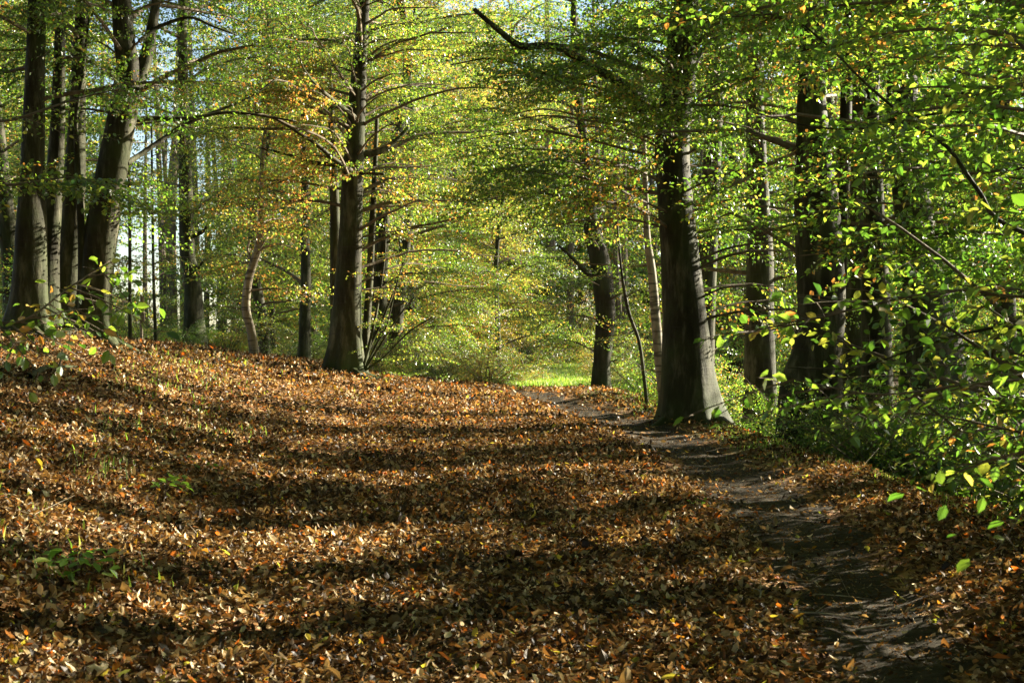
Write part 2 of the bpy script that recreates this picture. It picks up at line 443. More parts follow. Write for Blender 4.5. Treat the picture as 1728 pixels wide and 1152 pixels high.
def curled_leaves(x, y, z, length, rng, tilt=.45, rnd=None, curl=1.0, width=.6):
    n = len(x)
    l = length; wd = length * rng.uniform(width - .14, width + .14, n)
    c1 = rng.normal(0.25, .35, n) * curl      # lengthwise curl
    c2 = rng.normal(.35, .45, n) * curl       # fold across the midrib
    V = np.zeros((n, 10, 3))
    ys = [0, .30, .68, 1.0]
    # midrib 0..3, left 4,5, right 6,7, stalk 8,9
    for k, t in enumerate(ys):
        V[:, k, 1] = (t - .5) * l
        V[:, k, 2] = c1 * l * ((t - .5) ** 2 * 1.6)
    for k, t, ww in ((4, .30, .47), (5, .68, .40)):
        for s, q in ((-1, k), (1, k + 2)):
            V[:, q, 0] = s * ww * wd * np.cos(c2 * 1.1)
            V[:, q, 1] = (t - .5) * l + rng.normal(0, .03, n) * l
            V[:, q, 2] = c1 * l * ((t - .5) ** 2 * 1.6) + ww * wd * np.sin(c2 * 1.1) + rng.normal(0, .05, n) * l
    V[:, 8] = V[:, 0] + np.stack([np.zeros(n), -.02 * np.ones(n), .0 * np.ones(n)], -1)
    V[:, 9] = V[:, 0] + np.stack([np.full(n, .002), -.018 * np.ones(n), .003 * np.ones(n)], -1)
    R = rot_from(rng.uniform(0, 6.28, n), rng.normal(0, tilt, n), rng.normal(0, tilt, n))
    V = np.einsum('nij,nkj->nki', R, V)
    V[:, :, 0] += x[:, None]; V[:, :, 1] += y[:, None]
    lo = V[:, :, 2].min(1)
    V[:, :, 2] += (z - lo * .75)[:, None]
    base = (np.arange(n) * 10)[:, None, None]
    tq = np.array([[1, 4, 5, 2], [1, 2, 7, 6]])[None]; tt = np.array([[0, 4, 1], [0, 1, 6], [2, 5, 3], [2, 3, 7], [0, 8, 9]])[None]
    r = rng.uniform(0, 1, n) if rnd is None else rnd
    return V.reshape(-1, 3), (tq + base).reshape(-1, 4), (tt + base).reshape(-1, 3), np.repeat(r, 10)

def litter():
    rng = np.random.default_rng(77)
    g = Geo()
    def zone(y0, y1, dens, lmin, lmax, tilt, keep=None, lift=.05):
        yy0 = np.linspace(y0, y1, 60)
        W = (y1 - y0)
        xa = lambda y: np.maximum(-.37 * y - 1.6, -40); xb = lambda y: np.minimum(.37 * y + 1.4, edge_x(y) + 2.2)
        area = np.mean(xb(yy0) - xa(yy0)) * W
        n = int(area * dens)
        y = rng.uniform(y0, y1, n)
        x = xa(y) + (xb(y) - xa(y)) * rng.uniform(0, 1, n)
        # thinner on the trail and beyond the edge
        tr = np.abs(x - trail_x(y)) / trail_w(y)
        p = np.where(tr < 1.0, .035 + .16 * np.clip((tr - .4) / .6, 0, 1), np.clip(.34 + (tr - 1) * 1.0, 0, 1))
        p = np.where(tr < 1.6, p * np.clip(1 + .6 * vnoise(x, y, .45, 91), .15, 3), p)
        p = np.where(y > 27, np.maximum(p, .6), p)
        ex = x - edge_x(y)
        p = p * np.clip(1 - (ex + .1) / 1.6, .12, 1)
        p = p * np.where((x > trail_x(y) + .4), .72, 1)
        nz = vnoise(x, y, .9, 44)
        p = p * np.clip(1.0 + .18 * nz, .35, 1.2)
        k = rng.uniform(0, 1, n) < p
        x, y = x[k], y[k]; n = len(x)
        l = rng.uniform(lmin, lmax, n) * np.where(rng.uniform(0, 1, n) < .06, 1.45, 1)
        r = np.clip(rng.beta(1.0, 1.05, n) * .9 + .05 * vnoise(x, y, 1.5, 50), 0.02, .905)
        sp = rng.uniform(0, 1, n)
        r = np.where(sp < .045, rng.uniform(.92, .975, n), r)
        r = np.where((sp > .045) & (sp < .058), rng.uniform(.98, 1, n), r)
        V, q, t, rr = curled_leaves(x, y, H(x, y) + rng.uniform(0, lift, n), l, rng, tilt, r)
        g.add(V, quads=q, tris=t, rnd=rr)
    zone(3.8, 8.5, 2000, .024, .060, .46)
    zone(8.5, 13, 1350, .028, .058, .48)
    zone(13, 20, 650, .035, .062, .5)
    zone(20, 30, 260, .05, .08, .62)
    # crumbs of leaf and bark trodden into the trail
    n = 14000; y = 4 + 23 * rng.uniform(0, 1, n) ** 1.6; x = trail_x(y) + rng.normal(0, .42, n)
    V, q, t, rr = curled_leaves(x, y, H(x, y) + .006, rng.uniform(.006, .028, n), rng, .35, np.clip(rng.normal(.42, .2, n), 0, .85), 1.0, .5)
    g.add(V, quads=q, tris=t, rnd=rr)
    o = g.build('fallen_leaves', [M['litter']])
    tag(o, 'brown and orange fallen beech leaves carpeting the woodland path', 'fallen leaves', kind='stuff')
litter()

# ------------------------------------------------------------------ leaf sprays
def leaf_block(pos, yaw, nrm_jit, length, rng, hi):
    """flat leaves lying near the XY plane, base at pos, pointing along yaw"""
    n = len(pos)
    wd = length * rng.uniform(.58, .74, n)
    if hi:
        nv = 6
        V = np.zeros((n, 6, 3))
        V[:, 1, 0] = -wd * .42; V[:, 1, 1] = length * .30
        V[:, 2, 0] = -wd * .40; V[:, 2, 1] = length * .66
        V[:, 3, 1] = length
        V[:, 4, 0] = wd * .40; V[:, 4, 1] = length * .66
        V[:, 5, 0] = wd * .42; V[:, 5, 1] = length * .30
        V[:, [1, 2, 4, 5], 2] = (wd * rng.uniform(-.02, .16, n))[:, None]
        V[:, 3, 2] = -length * rng.uniform(0, .2, n)
        fq = np.array([[0, 3, 2, 1], [0, 5, 4, 3]])
    else:
        nv = 4
        V = np.zeros((n, 4, 3))
        V[:, 1, 0] = -wd * .5; V[:, 1, 1] = length * .48
        V[:, 2, 1] = length
        V[:, 3, 0] = wd * .5; V[:, 3, 1] = length * .48
        V[:, [1, 3], 2] = (wd * rng.uniform(-.02, .16, n))[:, None]
        fq = np.array([[0, 3, 2, 1]])
    R = rot_from(yaw, rng.normal(-.15, nrm_jit, n), rng.normal(0, nrm_jit, n))
    V = np.einsum('nij,nkj->nki', R, V) + pos[:, None, :]
    Q = (fq[None] + (np.arange(n) * nv)[:, None, None]).reshape(-1, 4)
    return V.reshape(-1, 3), Q, nv

def make_spray(seed, L=1.2, hi=False, leaf=.062, gap=.05, sparse=1.0, big=1.0):
    rng = np.random.default_rng(seed)
    g = Geo()
    bend = rng.normal(0, .12)
    def P(t): return np.array([bend * L * t * t, L * t, -.10 * L * t * t])
    main = [P(t) for t in np.linspace(0, 1, 5)]
    tube(g, main, np.linspace(.006, .0015, 5), sides=3, mat=0, cap=False)
    pos, yaw = [], []
    ns = int(L / .10)
    for k in range(ns):
        t = (k + .6) / ns
        s = 1 if k % 2 else -1
        l = L * .50 * (1 - t) ** .8 * rng.uniform(.7, 1.15) + .08
        an = -s * math.radians(rng.uniform(42, 62))
        d = np.array([-math.sin(an), math.cos(an), rng.normal(-.05, .08)])
        b = P(t)
        tube(g, [b, b + d * l * .5, b + d * l + np.array([0, 0, -.05 * l])], [.003, .002, .0008], sides=3, mat=0, cap=False)
        m = max(2, int(l / gap))
        for q in range(m):
            if rng.uniform() > sparse: continue
            f = (q + .7) / m
            ss = 1 if q % 2 else -1
            pos.append(b + d * l * f + rng.normal(0, .006, 3)); yaw.append(an + ss * math.radians(rng.uniform(25, 60)))
    for q in range(int(L / gap)):
        if rng.uniform() > sparse: continue
        f = (q + .5) / (L / gap)
        pos.append(P(f)); yaw.append((1 if q % 2 else -1) * math.radians(rng.uniform(30, 60)))
    pos = np.array(pos); yaw = np.array(yaw)
    n = len(pos)
    V, Q, nv = leaf_block(pos, yaw, .55, leaf * big * rng.uniform(.65, 1.2, n), rng, hi)
    g.add(V, quads=Q, mat=1, rnd=np.repeat(rng.uniform(0, 1, n), nv))
    V = np.concatenate(g.v); Q = np.concatenate(g.q); Mi = np.concatenate(g.qm); R = np.concatenate(g.r)
    return V, Q, Mi, R

SPR = [make_spray(100 + i, L=RNG.uniform(.9, 1.4)) for i in range(8)]
SPR_FAR = [make_spray(130 + i, L=RNG.uniform(1.2, 1.8), leaf=.075, gap=.064) for i in range(6)]
SPR_HI = [make_spray(160 + i, L=RNG.uniform(.7, 1.2), hi=True, leaf=.078, gap=.055) for i in range(10)]
SPR_THIN = [make_spray(190 + i, L=RNG.uniform(.7, 1.2), hi=True, leaf=.064, gap=.06, sparse=.6) for i in range(6)]

SPR_BIG = [make_spray(210 + i, L=RNG.uniform(.4, .7), hi=True, leaf=.066, gap=.062, sparse=.6) for i in range(6)]
SPR_BUSH = [make_spray(220 + i, L=RNG.uniform(.5, .8), hi=True, leaf=.070, gap=.055) for i in range(6)]

SD = np.array(sdir)
GAPS = []          # (x, y, z, radius): places the low sun reaches through gaps between the sprays
def gap_ground(px, py, r):
    x, y = gp(px, py); GAPS.append((x, y, hz(x, y) + .03, r))
def in_gap(P):
    if not GAPS: return np.zeros(len(P), bool)
    T = np.array(GAPS); out = np.zeros(len(P), bool)
    for t in T:
        d = P - t[:3]; s_ = d @ SD
        out |= (s_ > .9) & (np.linalg.norm(d - s_[:, None] * SD, axis=1) < t[3] + .28)
    return out

def place_sprays(g, origins, yaws, pitch, roll, scale, lib, rng, tint=0.0, gaps=True):
    n = len(origins)
    R = rot_from(np.asarray(yaws), np.asarray(pitch), np.asarray(roll))
    pick = rng.integers(0, len(lib), n)
    ctr = np.asarray(origins, float) + R[:, :, 1] * (np.asarray(scale) * .5)[:, None]
    drop = (in_gap(ctr) | in_gap(np.asarray(origins, float))) & (rng.uniform(0, 1, n) < .93)
    for i in range(n):
        if drop[i] and gaps: continue
        V, Q, Mi, r = lib[pick[i]]
        v = (V * scale[i]) @ R[i].T + origins[i]
        rr = np.clip(r + tint + rng.normal(0, .06), 0, 1)
        g.v.append(v.astype(np.float32)); g.q.append(Q + g.n); g.qm.append(Mi); g.r.append(rr.astype(np.float32)); g.n += len(v)

def limb_with_sprays(wood, crown, start, az, el, L, r0, rng, lib, dens=8.0, tint=0.0, sides=5, sc=1.0, first=.22, droop=.35, arch=1.0):
    """a limb that rises then levels out, with flat sprays either side"""
    n = 8
    pts = [np.array(start, float)]
    a_ = az; e_ = el
    for k in range(n):
        f = (k + 1) / n
        e_ = el * (1 - arch * f) - droop * f * .5 + rng.normal(0, .08)
        a_ += rng.normal(0, .12)
        pts.append(pts[-1] + np.array([math.cos(a_) * math.cos(e_), math.sin(a_) * math.cos(e_), math.sin(e_)]) * L / n)
    pts = np.array(pts); rad = r0 * (1 - np.linspace(0, 1, n + 1)) ** .8 + .004
    tube(wood, pts, rad, sides=sides, n=12, rough=.03, rng=rng, rnd=.5)
    m = max(3, int(L * dens * (1 - first)))
    f = first + (1 - first) * (np.arange(m) + rng.uniform(0, 1, m)) / m
    u = f * n; i = np.minimum(u.astype(int), n - 1); fr = (u - i)[:, None]
    P = pts[i] * (1 - fr) + pts[i + 1] * fr
    D = pts[i + 1] - pts[i]
    ya = np.arctan2(D[:, 1], D[:, 0]) - np.pi / 2
    side = np.where(np.arange(m) % 2, 1, -1)
    yaws = ya + side * rng.uniform(.35, 1.15, m)
    yaws[-1] = ya[-1]
    place_sprays(crown, P, yaws, rng.normal(-.08, .30, m), rng.normal(0, .38, m), sc * (1.05 - .35 * f) * rng.uniform(.8, 1.15, m), lib, rng, tint)

for px, py, r in [(60, 620, .5), (160, 640, .45), (270, 650, .5), (110, 690, .4), (380, 640, .45), (480, 665, .4), (600, 665, .45), (720, 672, .4), (820, 690, .35),
                  (300, 735, .6), (370, 760, .65), (440, 790, .65), (250, 715, .5), (400, 780, .6), (340, 745, .6), (520, 742, .28), (640, 745, .25), (760, 742, .25), (880, 735, .25), (560, 800, .3),
                  (60, 830, .35), (150, 870, .30), (210, 900, .28), (290, 925, .28),
                  (1110, 700, .3), (1200, 735, .3), (1300, 770, .3), (1400, 800, .25), (1500, 830, .25), (1130, 770, .25), (980, 800, .25),
                  (100, 1080, .2), (250, 1110, .15), (1000, 1120, .1), (1400, 990, .2), (1480, 1050, .15), (1640, 1010, .2), (1180, 740, .3)]:
    gap_ground(px, py, r)
for px, py, d in [(225, 150, 20), (232, 180, 20), (226, 215, 20), (218, 250, 20), (212, 290, 20), (206, 330, 20), (200, 370, 20), (195, 410, 20), (190, 450, 20), (186, 500, 20), (184, 550, 20),
                  (143, 120, 20.5), (140, 200, 20.5), (137, 290, 20.5), (131, 370, 20.5), (126, 450, 20.5), (118, 540, 20.5), (74, 60, 19.4), (72, 130, 19.4), (68, 190, 19.4),
                  (604, 330, 24), (606, 370, 24), (608, 420, 24), (606, 470, 24), (604, 520, 24), (604, 570, 24), (604, 290, 24), (560, 262, 23.5), (500, 222, 23),
                  (1162, 130, 19), (1166, 200, 19), (1168, 260, 19), (1172, 330, 19), (1176, 380, 19), (1184, 480, 19), (1196, 560, 19), (1205, 640, 19), (1210, 690, 19),
                  (1450, 580, 19.5), (1455, 540, 19.5), (1448, 620, 19.5), (1422, 420, 17.2), (1424, 370, 17.2), (340, 560, 28), (442, 300, 25), (440, 360, 25), (440, 420, 25), (436, 580, 25),
                  (1108, 460, 21.5), (1112, 520, 21.5), (1122, 600, 21.5), (1126, 650, 21.5)]:
    q = at(px, py, d); GAPS.append((q[0], q[1], q[2], .30))
for px, py, d in [(40, 480, 6), (110, 490, 6), (170, 450, 6), (60, 310, 12), (130, 310, 12), (190, 330, 12)]:
    q = at(px, py, d); GAPS.append((q[0], q[1], q[2], .45))

# ------------------------------------------------------------------ forest trees
def px_path(spec, d, extra_top=None, dd=0.0):
    """spec rows (px, py, width_px) from the foot up -> points and radii at distance d"""
    pts, rad = [], []
    for k, (px, py, wpx) in enumerate(spec):
        pts.append(at(px, py, d + dd * k)); rad.append(wpx / 2 / F * d)
    if extra_top:
        for (dx, dz, r) in extra_top:
            pts.append(pts[-1] + np.array([dx, 0, dz])); rad.append(r)
    pts, rad = np.array(pts), np.array(rad)
    # drive the foot into the ground where it stands
    gz = hz(pts[0][0], pts[0][1])
    if pts[0][2] > gz - .1:
        b = pts[0].copy(); b[2] = gz - .15
        if pts[0][2] - b[2] > .25:
            pts = np.vstack([b, pts]); rad = np.concatenate([[rad[0]], rad])
        else:
            pts[0] = b
    else:
        pts[0][2] = gz - .15
    return pts, rad

def crown_limbs(wood, crown, pts, z0, z1, count, Lr, rng, lib, tint=0.0, dens=8, r0=.035, avoid=None, azr=None, sc=1.0, rad=None):
    zs = pts[:, 2]
    order = np.argsort(zs)
    for k in range(count):
        z = z0 + (z1 - z0) * ((k + rng.uniform()) / count) 
        p = np.array([np.interp(z, zs[order], pts[order, 0]), np.interp(z, zs[order], pts[order, 1]), z])
        az = rng.uniform(*azr) if azr else (k * 2.4 + rng.uniform(-.5, .5))
        if avoid and avoid(p, az): continue
        L = rng.uniform(*Lr) * (1.0 if z < z1 * .8 else .8)
        limb_with_sprays(wood, crown, p, az, rng.uniform(.25, .75), L, r0 * rng.uniform(.7, 1.2), rng, lib, dens, tint, sc=sc)

def hero_tree(name, label, spec, d, seed, mat_b='bark', leaf='leaf_green', top=None, flare=(.35, .7), sides=20, cat='tree',
              limbs=None, extra_stems=(), branches=(), group=None, lib=None, dens=8, dd=0.0, lobes=5, roots=0, rough=.02, tint=0.0, crown_name='crown', foliage=None, z0off=0):
    rng = np.random.default_rng(seed)
    pts, rad = px_path(spec, d, top, dd)
    base = np.array([pts[0][0], pts[0][1], hz(pts[0][0], pts[0][1])])
    root = empty(name, base)
    tag(root, label, cat, group)
    g = Geo()
    tube(g, pts, rad, sides=sides, n=46, flare=flare, rough=rough, rng=rng, lobes=lobes)
    g.build('trunk', [M[mat_b]], root, smooth=True, origin=base)
    for (sp, dd_, tp) in extra_stems:
        p2, r2 = px_path(sp, d + dd_, tp) if sp[0][1] > 520 else (np.array([at(q[0], q[1], d + dd_) for q in sp] + ([at(sp[-1][0], sp[-1][1], d + dd_) + np.array([tp[0][0], 0, tp[0][1]])] if tp else [])),
                                   np.array([q[2] / 2 / F * d for q in sp] + ([tp[0][2]] if tp else [])))
        g = Geo(); tube(g, p2, r2, sides=14, n=36, flare=(.35, .6) if sp[0][1] > 520 else None, rough=.03, rng=rng)
        g.build('stem', [M[mat_b]], root, smooth=True, origin=base)
    for k in range(roots):
        az = rng.uniform(-3.1, .2) if k else -1.0
        L = rng.uniform(.8, 1.4); r = rad[0] * .40
        P = []
        for f in np.linspace(0, 1, 7):
            x = base[0] + math.cos(az + .25 * f) * (rad[0] * .1 + L * f); y = base[1] + math.sin(az + .25 * f) * (rad[0] * .1 + L * f)
            P.append([x, y, hz(x, y) + (1 - f) ** 2 * rad[0] * .5 - r * .55])
        g = Geo(); tube(g, P, r * (1 - np.linspace(0, 1, 7)) ** .6 * .9 + .01, sides=8, n=12, rough=.05, rng=rng)
        g.build('root', [M[mat_b]], root, smooth=True, origin=base)
    for b in branches:   # rows (px,py,w,depth offset)
        P = np.array([at(q[0], q[1], d + q[3]) for q in b]); r = np.array([q[2] / 2 / F * d for q in b])
        g = Geo(); tube(g, P, r, sides=8, n=26, rough=.05, rng=rng)
        g.build('branch', [M[mat_b]], root, smooth=True, origin=base)
    if limbs or foliage:
        wood = Geo(); crown = wood
        for L_ in (limbs or ()):
            crown_limbs(wood, crown, pts, L_['z'][0], L_['z'][1], L_['n'], L_['L'], rng, lib or SPR, tint, L_.get('dens', dens), L_.get('r0', .035),
                        azr=L_.get('az'), sc=L_.get('sc', 1.0))
        if foliage: foliage(wood, rng)
        wood.build(crown_name, [M['twig'], M[leaf]], root, origin=base)
    return root, pts, rad

FULL = lambda n=26, z0=2.5, z1=11.5, L=(2.0, 3.8), **k: [dict(z=(z0, z1), n=n, L=L, **k)]

# --- right: big beech beside the trail
def j_fol(g, rng):
    # sprays along the long limb reaching left
    for (px, py, d) in [(820, 40, 16.5), (860, 75, 16.7), (900, 80, 17), (940, 80, 17.2), (980, 105, 17.5), (1010, 120, 17.6), (1050, 150, 18), (900, 120, 17), (960, 150, 17.4), (1000, 130, 17)]:
        place_sprays(g, [at(px, py, d)] * 2, rng.uniform(0, 6.28, 2), rng.normal(-.1, .15, 2), rng.normal(0, .2, 2), rng.uniform(.7, 1.1, 2), SPR, rng)
hero_tree('beech_tree', 'big dark smooth beech trunk with flared foot on the right lip of the trail', 
    [(1168, 698, 92), (1162, 640, 86), (1156, 540, 74), (1148, 440, 66), (1138, 320, 60), (1135, 230, 58), (1146, 140, 54), (1152, 60, 50)], 19, 1,
    top=[(.1, 1.5, .17), (.2, 3.5, .10), (0, 2.5, .03)], flare=(.36, .75), roots=5, lobes=5, sides=28,
    limbs=FULL(22, 3.2, 12, (2.2, 4)) + [dict(z=(3.9, 6.6), n=16, L=(1.0, 3.2), r0=.02), dict(z=(4.3, 7.2), n=16, L=(.8, 2.8), r0=.018, az=(-2.8, -.4)), dict(z=(2.9, 4.8), n=9, L=(2.4, 4.2), r0=.022, az=(2.3, 3.9)), dict(z=(1.7, 3.6), n=5, L=(1.4, 2.6), r0=.018, az=(-1.0, .5)), dict(z=(1.6, 3.4), n=4, L=(1.2, 2.2), az=(-.9, .5), r0=.018)],
    branches=[[(1140, 215, 24, 0), (1105, 185, 20, -.4), (1060, 150, 18, -.9), (1000, 112, 15, -1.4), (935, 78, 12, -1.8), (880, 78, 11, -2.1), (840, 50, 8, -2.3), (800, 16, 6, -2.5)],
              [(1160, 130, 14, 0), (1185, 85, 10, .1), (1215, 62, 7, .2), (1245, 52, 5, .3), (1275, 66, 3, .4)],
              [(1130, 240, 12, -.2), (1090, 200, 9, -.6), (1030, 125, 7, -1), (960, 135, 5, -1.2), (840, 100, 3, -1.3), (760, 110, 2, -1.4)]],
    foliage=j_fol)

# --- centre-left tree with coppice shoots
def g_fol(g, rng):
    for i in range(22):
        p = at(rng.uniform(498, 572), rng.uniform(85, 205), rng.uniform(20.4, 22.2))
        place_sprays(g, [p], rng.uniform(0, 6.28, 1), rng.normal(0, .2, 1), rng.normal(0, .3, 1), rng.uniform(.35, .6, 1), SPR_HI, rng, .5)
    for i in range(46):
        px, py = rng.uniform(615, 740), rng.uniform(400, 640)
        place_sprays(g, [at(px, py, 24 + rng.uniform(-.4, 1))], rng.uniform(0, 6.28, 1), rng.normal(-.1, .15, 1), rng.normal(0, .2, 1), rng.uniform(.4, .7, 1), SPR, rng, .1)
hero_tree('beech_tree', 'dark ridged beech in the centre left with a fan of thin shoots at its foot',
    [(580, 628, 58), (583, 570, 52), (588, 480, 46), (592, 400, 40), (595, 300, 36), (600, 220, 32), (606, 120, 26), (612, 40, 22)], 24, 2,
    top=[(.1, 2, .08), (.1, 2.5, .03)], flare=(.4, .75), roots=4, sides=24, leaf='leaf_mixed', lobes=7,
    limbs=FULL(24, 3.6, 11, (2.2, 4)) + [dict(z=(4.1, 7), n=24, L=(1.0, 3.2), r0=.02), dict(z=(4.6, 8), n=22, L=(.8, 2.8), r0=.018, az=(-2.8, -.4)), dict(z=(2.4, 4.6), n=10, L=(2.0, 3.8), r0=.022, az=(-.8, .8))],
    extra_stems=[([(612, 630, 14), (618, 560, 13), (624, 470, 12), (628, 380, 11), (632, 300, 9), (636, 200, 6)], .3, None),
                 ([(566, 600, 22), (567, 520, 20), (566, 420, 18), (564, 320, 16), (560, 220, 12), (556, 120, 8)], 1.6, None)],
    branches=[[(600, 292, 10, 0), (585, 284, 9, -.3), (560, 266, 8, -.6), (535, 244, 7, -.9), (505, 225, 6, -1.1), (470, 203, 5, -1.2), (430, 190, 4, -1.3)],
              [(600, 290, 8, 0), (620, 292, 6, -.2), (648, 294, 4, -.4)],
              [(596, 300, 9, 0), (570, 280, 8, .2), (530, 275, 7, .3), (490, 262, 5, .5), (440, 250, 3, .6)],
              [(600, 262, 14, 0), (640, 255, 12, .1), (665, 240, 9, .2), (690, 215, 6, .3)],
              [(602, 200, 8, 0), (570, 175, 6, -1.2), (540, 150, 5, -2.2), (515, 120, 3, -3.2), (505, 95, 2, -3.8)],
              [(612, 625, 5, 0), (628, 560, 5, 0), (640, 500, 4, .1), (650, 420, 3, .2), (648, 350, 2, .2)],
              [(614, 625, 5, 0), (640, 585, 4, -.1), (668, 540, 3, -.2), (700, 500, 2, -.3)],
              [(613, 625, 4, 0), (636, 580, 4, .1), (652, 550, 3, .1), (672, 470, 2, .1), (690, 420, 2, .2)],
              [(614, 627, 4, 0), (650, 600, 3, -.2), (690, 560, 3, -.4), (730, 535, 2, -.5)],
              [(612, 625, 5, 0), (622, 590, 5, .2), (645, 540, 4, .2), (665, 490, 3, .2)]],
    foliage=g_fol)

# --- left group
hero_tree('beech_tree', 'forked beech leaning right with pale sunlit edge and spreading roots on the left bank',
    [(160, 592, 66), (158, 540, 54), (163, 470, 54), (170, 400, 54), (185, 310, 52), (200, 230, 50), (213, 160, 48), (216, 110, 38), (208, 50, 34)], 20, 3,
    top=[(-.05, 1.5, .12), (.1, 3, .06), (0, 2, .02)], flare=(.4, .7), roots=6, sides=28,
    limbs=FULL(22, 5.0, 12, (2.2, 3.8)) + [dict(z=(4.6, 6.4), n=9, L=(1.0, 2.6), r0=.018)], leaf='leaf_green',
    foliage=None, branches=[[(222, 150, 30, 0), (240, 120, 26, .1), (252, 70, 20, .2), (262, 10, 16, .3), (270, -80, 10, .4)],
              [(214, 275, 11, 0), (235, 262, 9, .2), (270, 238, 8, .4), (310, 212, 7, .6), (360, 190, 6, .8), (420, 165, 4, 1), (470, 130, 3, 1.2)],
              [(210, 205, 10, 0), (250, 200, 9, .2), (320, 200, 7, .3), (380, 190, 6, .5), (440, 195, 4, .6), (500, 205, 3, .7)],
              [(235, 70, 8, 0), (270, 45, 7, .2), (320, 30, 5, .3), (360, 45, 4, .4), (400, 60, 3, .5)]])
hero_tree('beech_tree', 'multi-stemmed beech clump with fluted dark stems beside the forked beech on the left bank',
    [(98, 592, 84), (104, 540, 56), (112, 470, 48), (120, 400, 42), (126, 300, 36), (130, 200, 27), (134, 100, 25), (138, 20, 22)], 20.6, 4,
    top=[(.1, 3, .08), (.1, 3, .03)], flare=(.4, .8), roots=2, sides=24,
    extra_stems=[([(78, 595, 50), (80, 520, 40), (84, 420, 32), (92, 300, 28), (98, 200, 24), (100, 100, 20), (102, 20, 18)], -.4, [(0, 3, .04)]),
                 ([(120, 590, 32), (132, 540, 22), (140, 480, 18), (137, 380, 13), (132, 300, 10), (128, 200, 7), (140, 120, 6), (150, 30, 4)], -.7, None)],
    limbs=FULL(18, 5.2, 12, (2, 3.5)) + [dict(z=(3.2, 6), n=8, L=(.8, 1.8), r0=.015)], leaf='leaf_green')
hero_tree('beech_tree', 'straight dark beech at the far left end of the bank with a thin bright edge',
    [(46, 590, 70), (50, 500, 58), (52, 400, 52), (54, 300, 40), (57, 200, 36), (60, 100, 32), (62, 20, 30)], 19.4, 5,
    top=[(.1, 3, .1), (.1, 3, .03)], flare=(.4, .7), roots=1, sides=22, limbs=FULL(18, 4.8, 12, (2, 3.5)))
hero_tree('beech_tree', 'slim dark upright beech with a knobbly base behind the left bank',
    [(328, 586, 36), (327, 540, 33), (324, 470, 29), (316, 430, 25), (314, 350, 24), (312, 260, 22), (310, 160, 19), (308, 60, 16)], 28, 6,
    top=[(.1, 3, .06), (.1, 3, .02)], flare=(.4, .4), sides=18, leaf='leaf_green',
    branches=[[(322, 400, 8, 0), (345, 388, 6, 0), (362, 360, 5, .1), (372, 320, 3, .2)],
              [(326, 470, 5, 0), (345, 440, 4, 0), (360, 455, 2, .1)]],
    limbs=FULL(18, 4.2, 13, (2.4, 4.2), dens=7))
hero_tree('crooked_tree', 'thin crooked pale-barked tree left of the centre tree with a kinked stem',
    [(432, 596, 17), (424, 560, 15), (415, 520, 15), (420, 470, 14), (432, 430, 13), (440, 390, 11), (441, 320, 9), (444, 250, 8), (452, 190, 6)], 25, 7,
    top=[(.1, 1.5, .02)], flare=(.2, .3), sides=14, mat_b='bark_pale', leaf='leaf_mixed',
    branches=[[(432, 430, 6, 0), (445, 418, 5, 0), (470, 412, 3, 0), (495, 418, 2, .1)], [(424, 440, 5, 0), (418, 420, 4, 0), (422, 405, 3, 0)]],
    limbs=FULL(12, 2.6, 6.5, (1.2, 2.4), r0=.018, dens=7))
hero_tree('beech_tree', 'short dark trunk glimpsed in leaves between the crooked tree and the centre tree',
    [(513, 612, 22), (514, 540, 19), (516, 480, 18), (515, 400, 15), (514, 300, 13), (512, 200, 10)], 30, 8,
    top=[(.1, 2, .03)], flare=(.3, .4), sides=14, leaf='leaf_mixed', limbs=FULL(18, 2.5, 11, (2, 3.6), dens=7))
for k, (x0, w_, d_) in enumerate([(219, 7, 26), (258, 6, 27), (243, 5, 24.5)]):
    lab = ['thin straight grey sapling nearest the forked beech on the left', 'thin straight sapling nearest the slim dark beech on the left', 'short pale broken sapling stub between two taller saplings on the left'][k]
    top_py = [190, 210, 500][k]
    hero_tree('sapling', lab, [(x0 + [1, 6, -4][k], 584, w_), (x0 + [0, 2, -4][k], 500, w_ * .9), (x0, 400 if k < 2 else 540, w_ * .8), (x0 - 2, top_py + 30, w_ * .6), (x0 - 1, top_py, w_ * .5)], d_, 30 + k,
              mat_b='bark_pale' if k == 2 else 'bark', sides=8, flare=None, limbs=[dict(z=(3.2, 5.5), n=4, L=(.6, 1.2), r0=.008, dens=4)] if k < 2 else None, leaf='leaf_mixed')

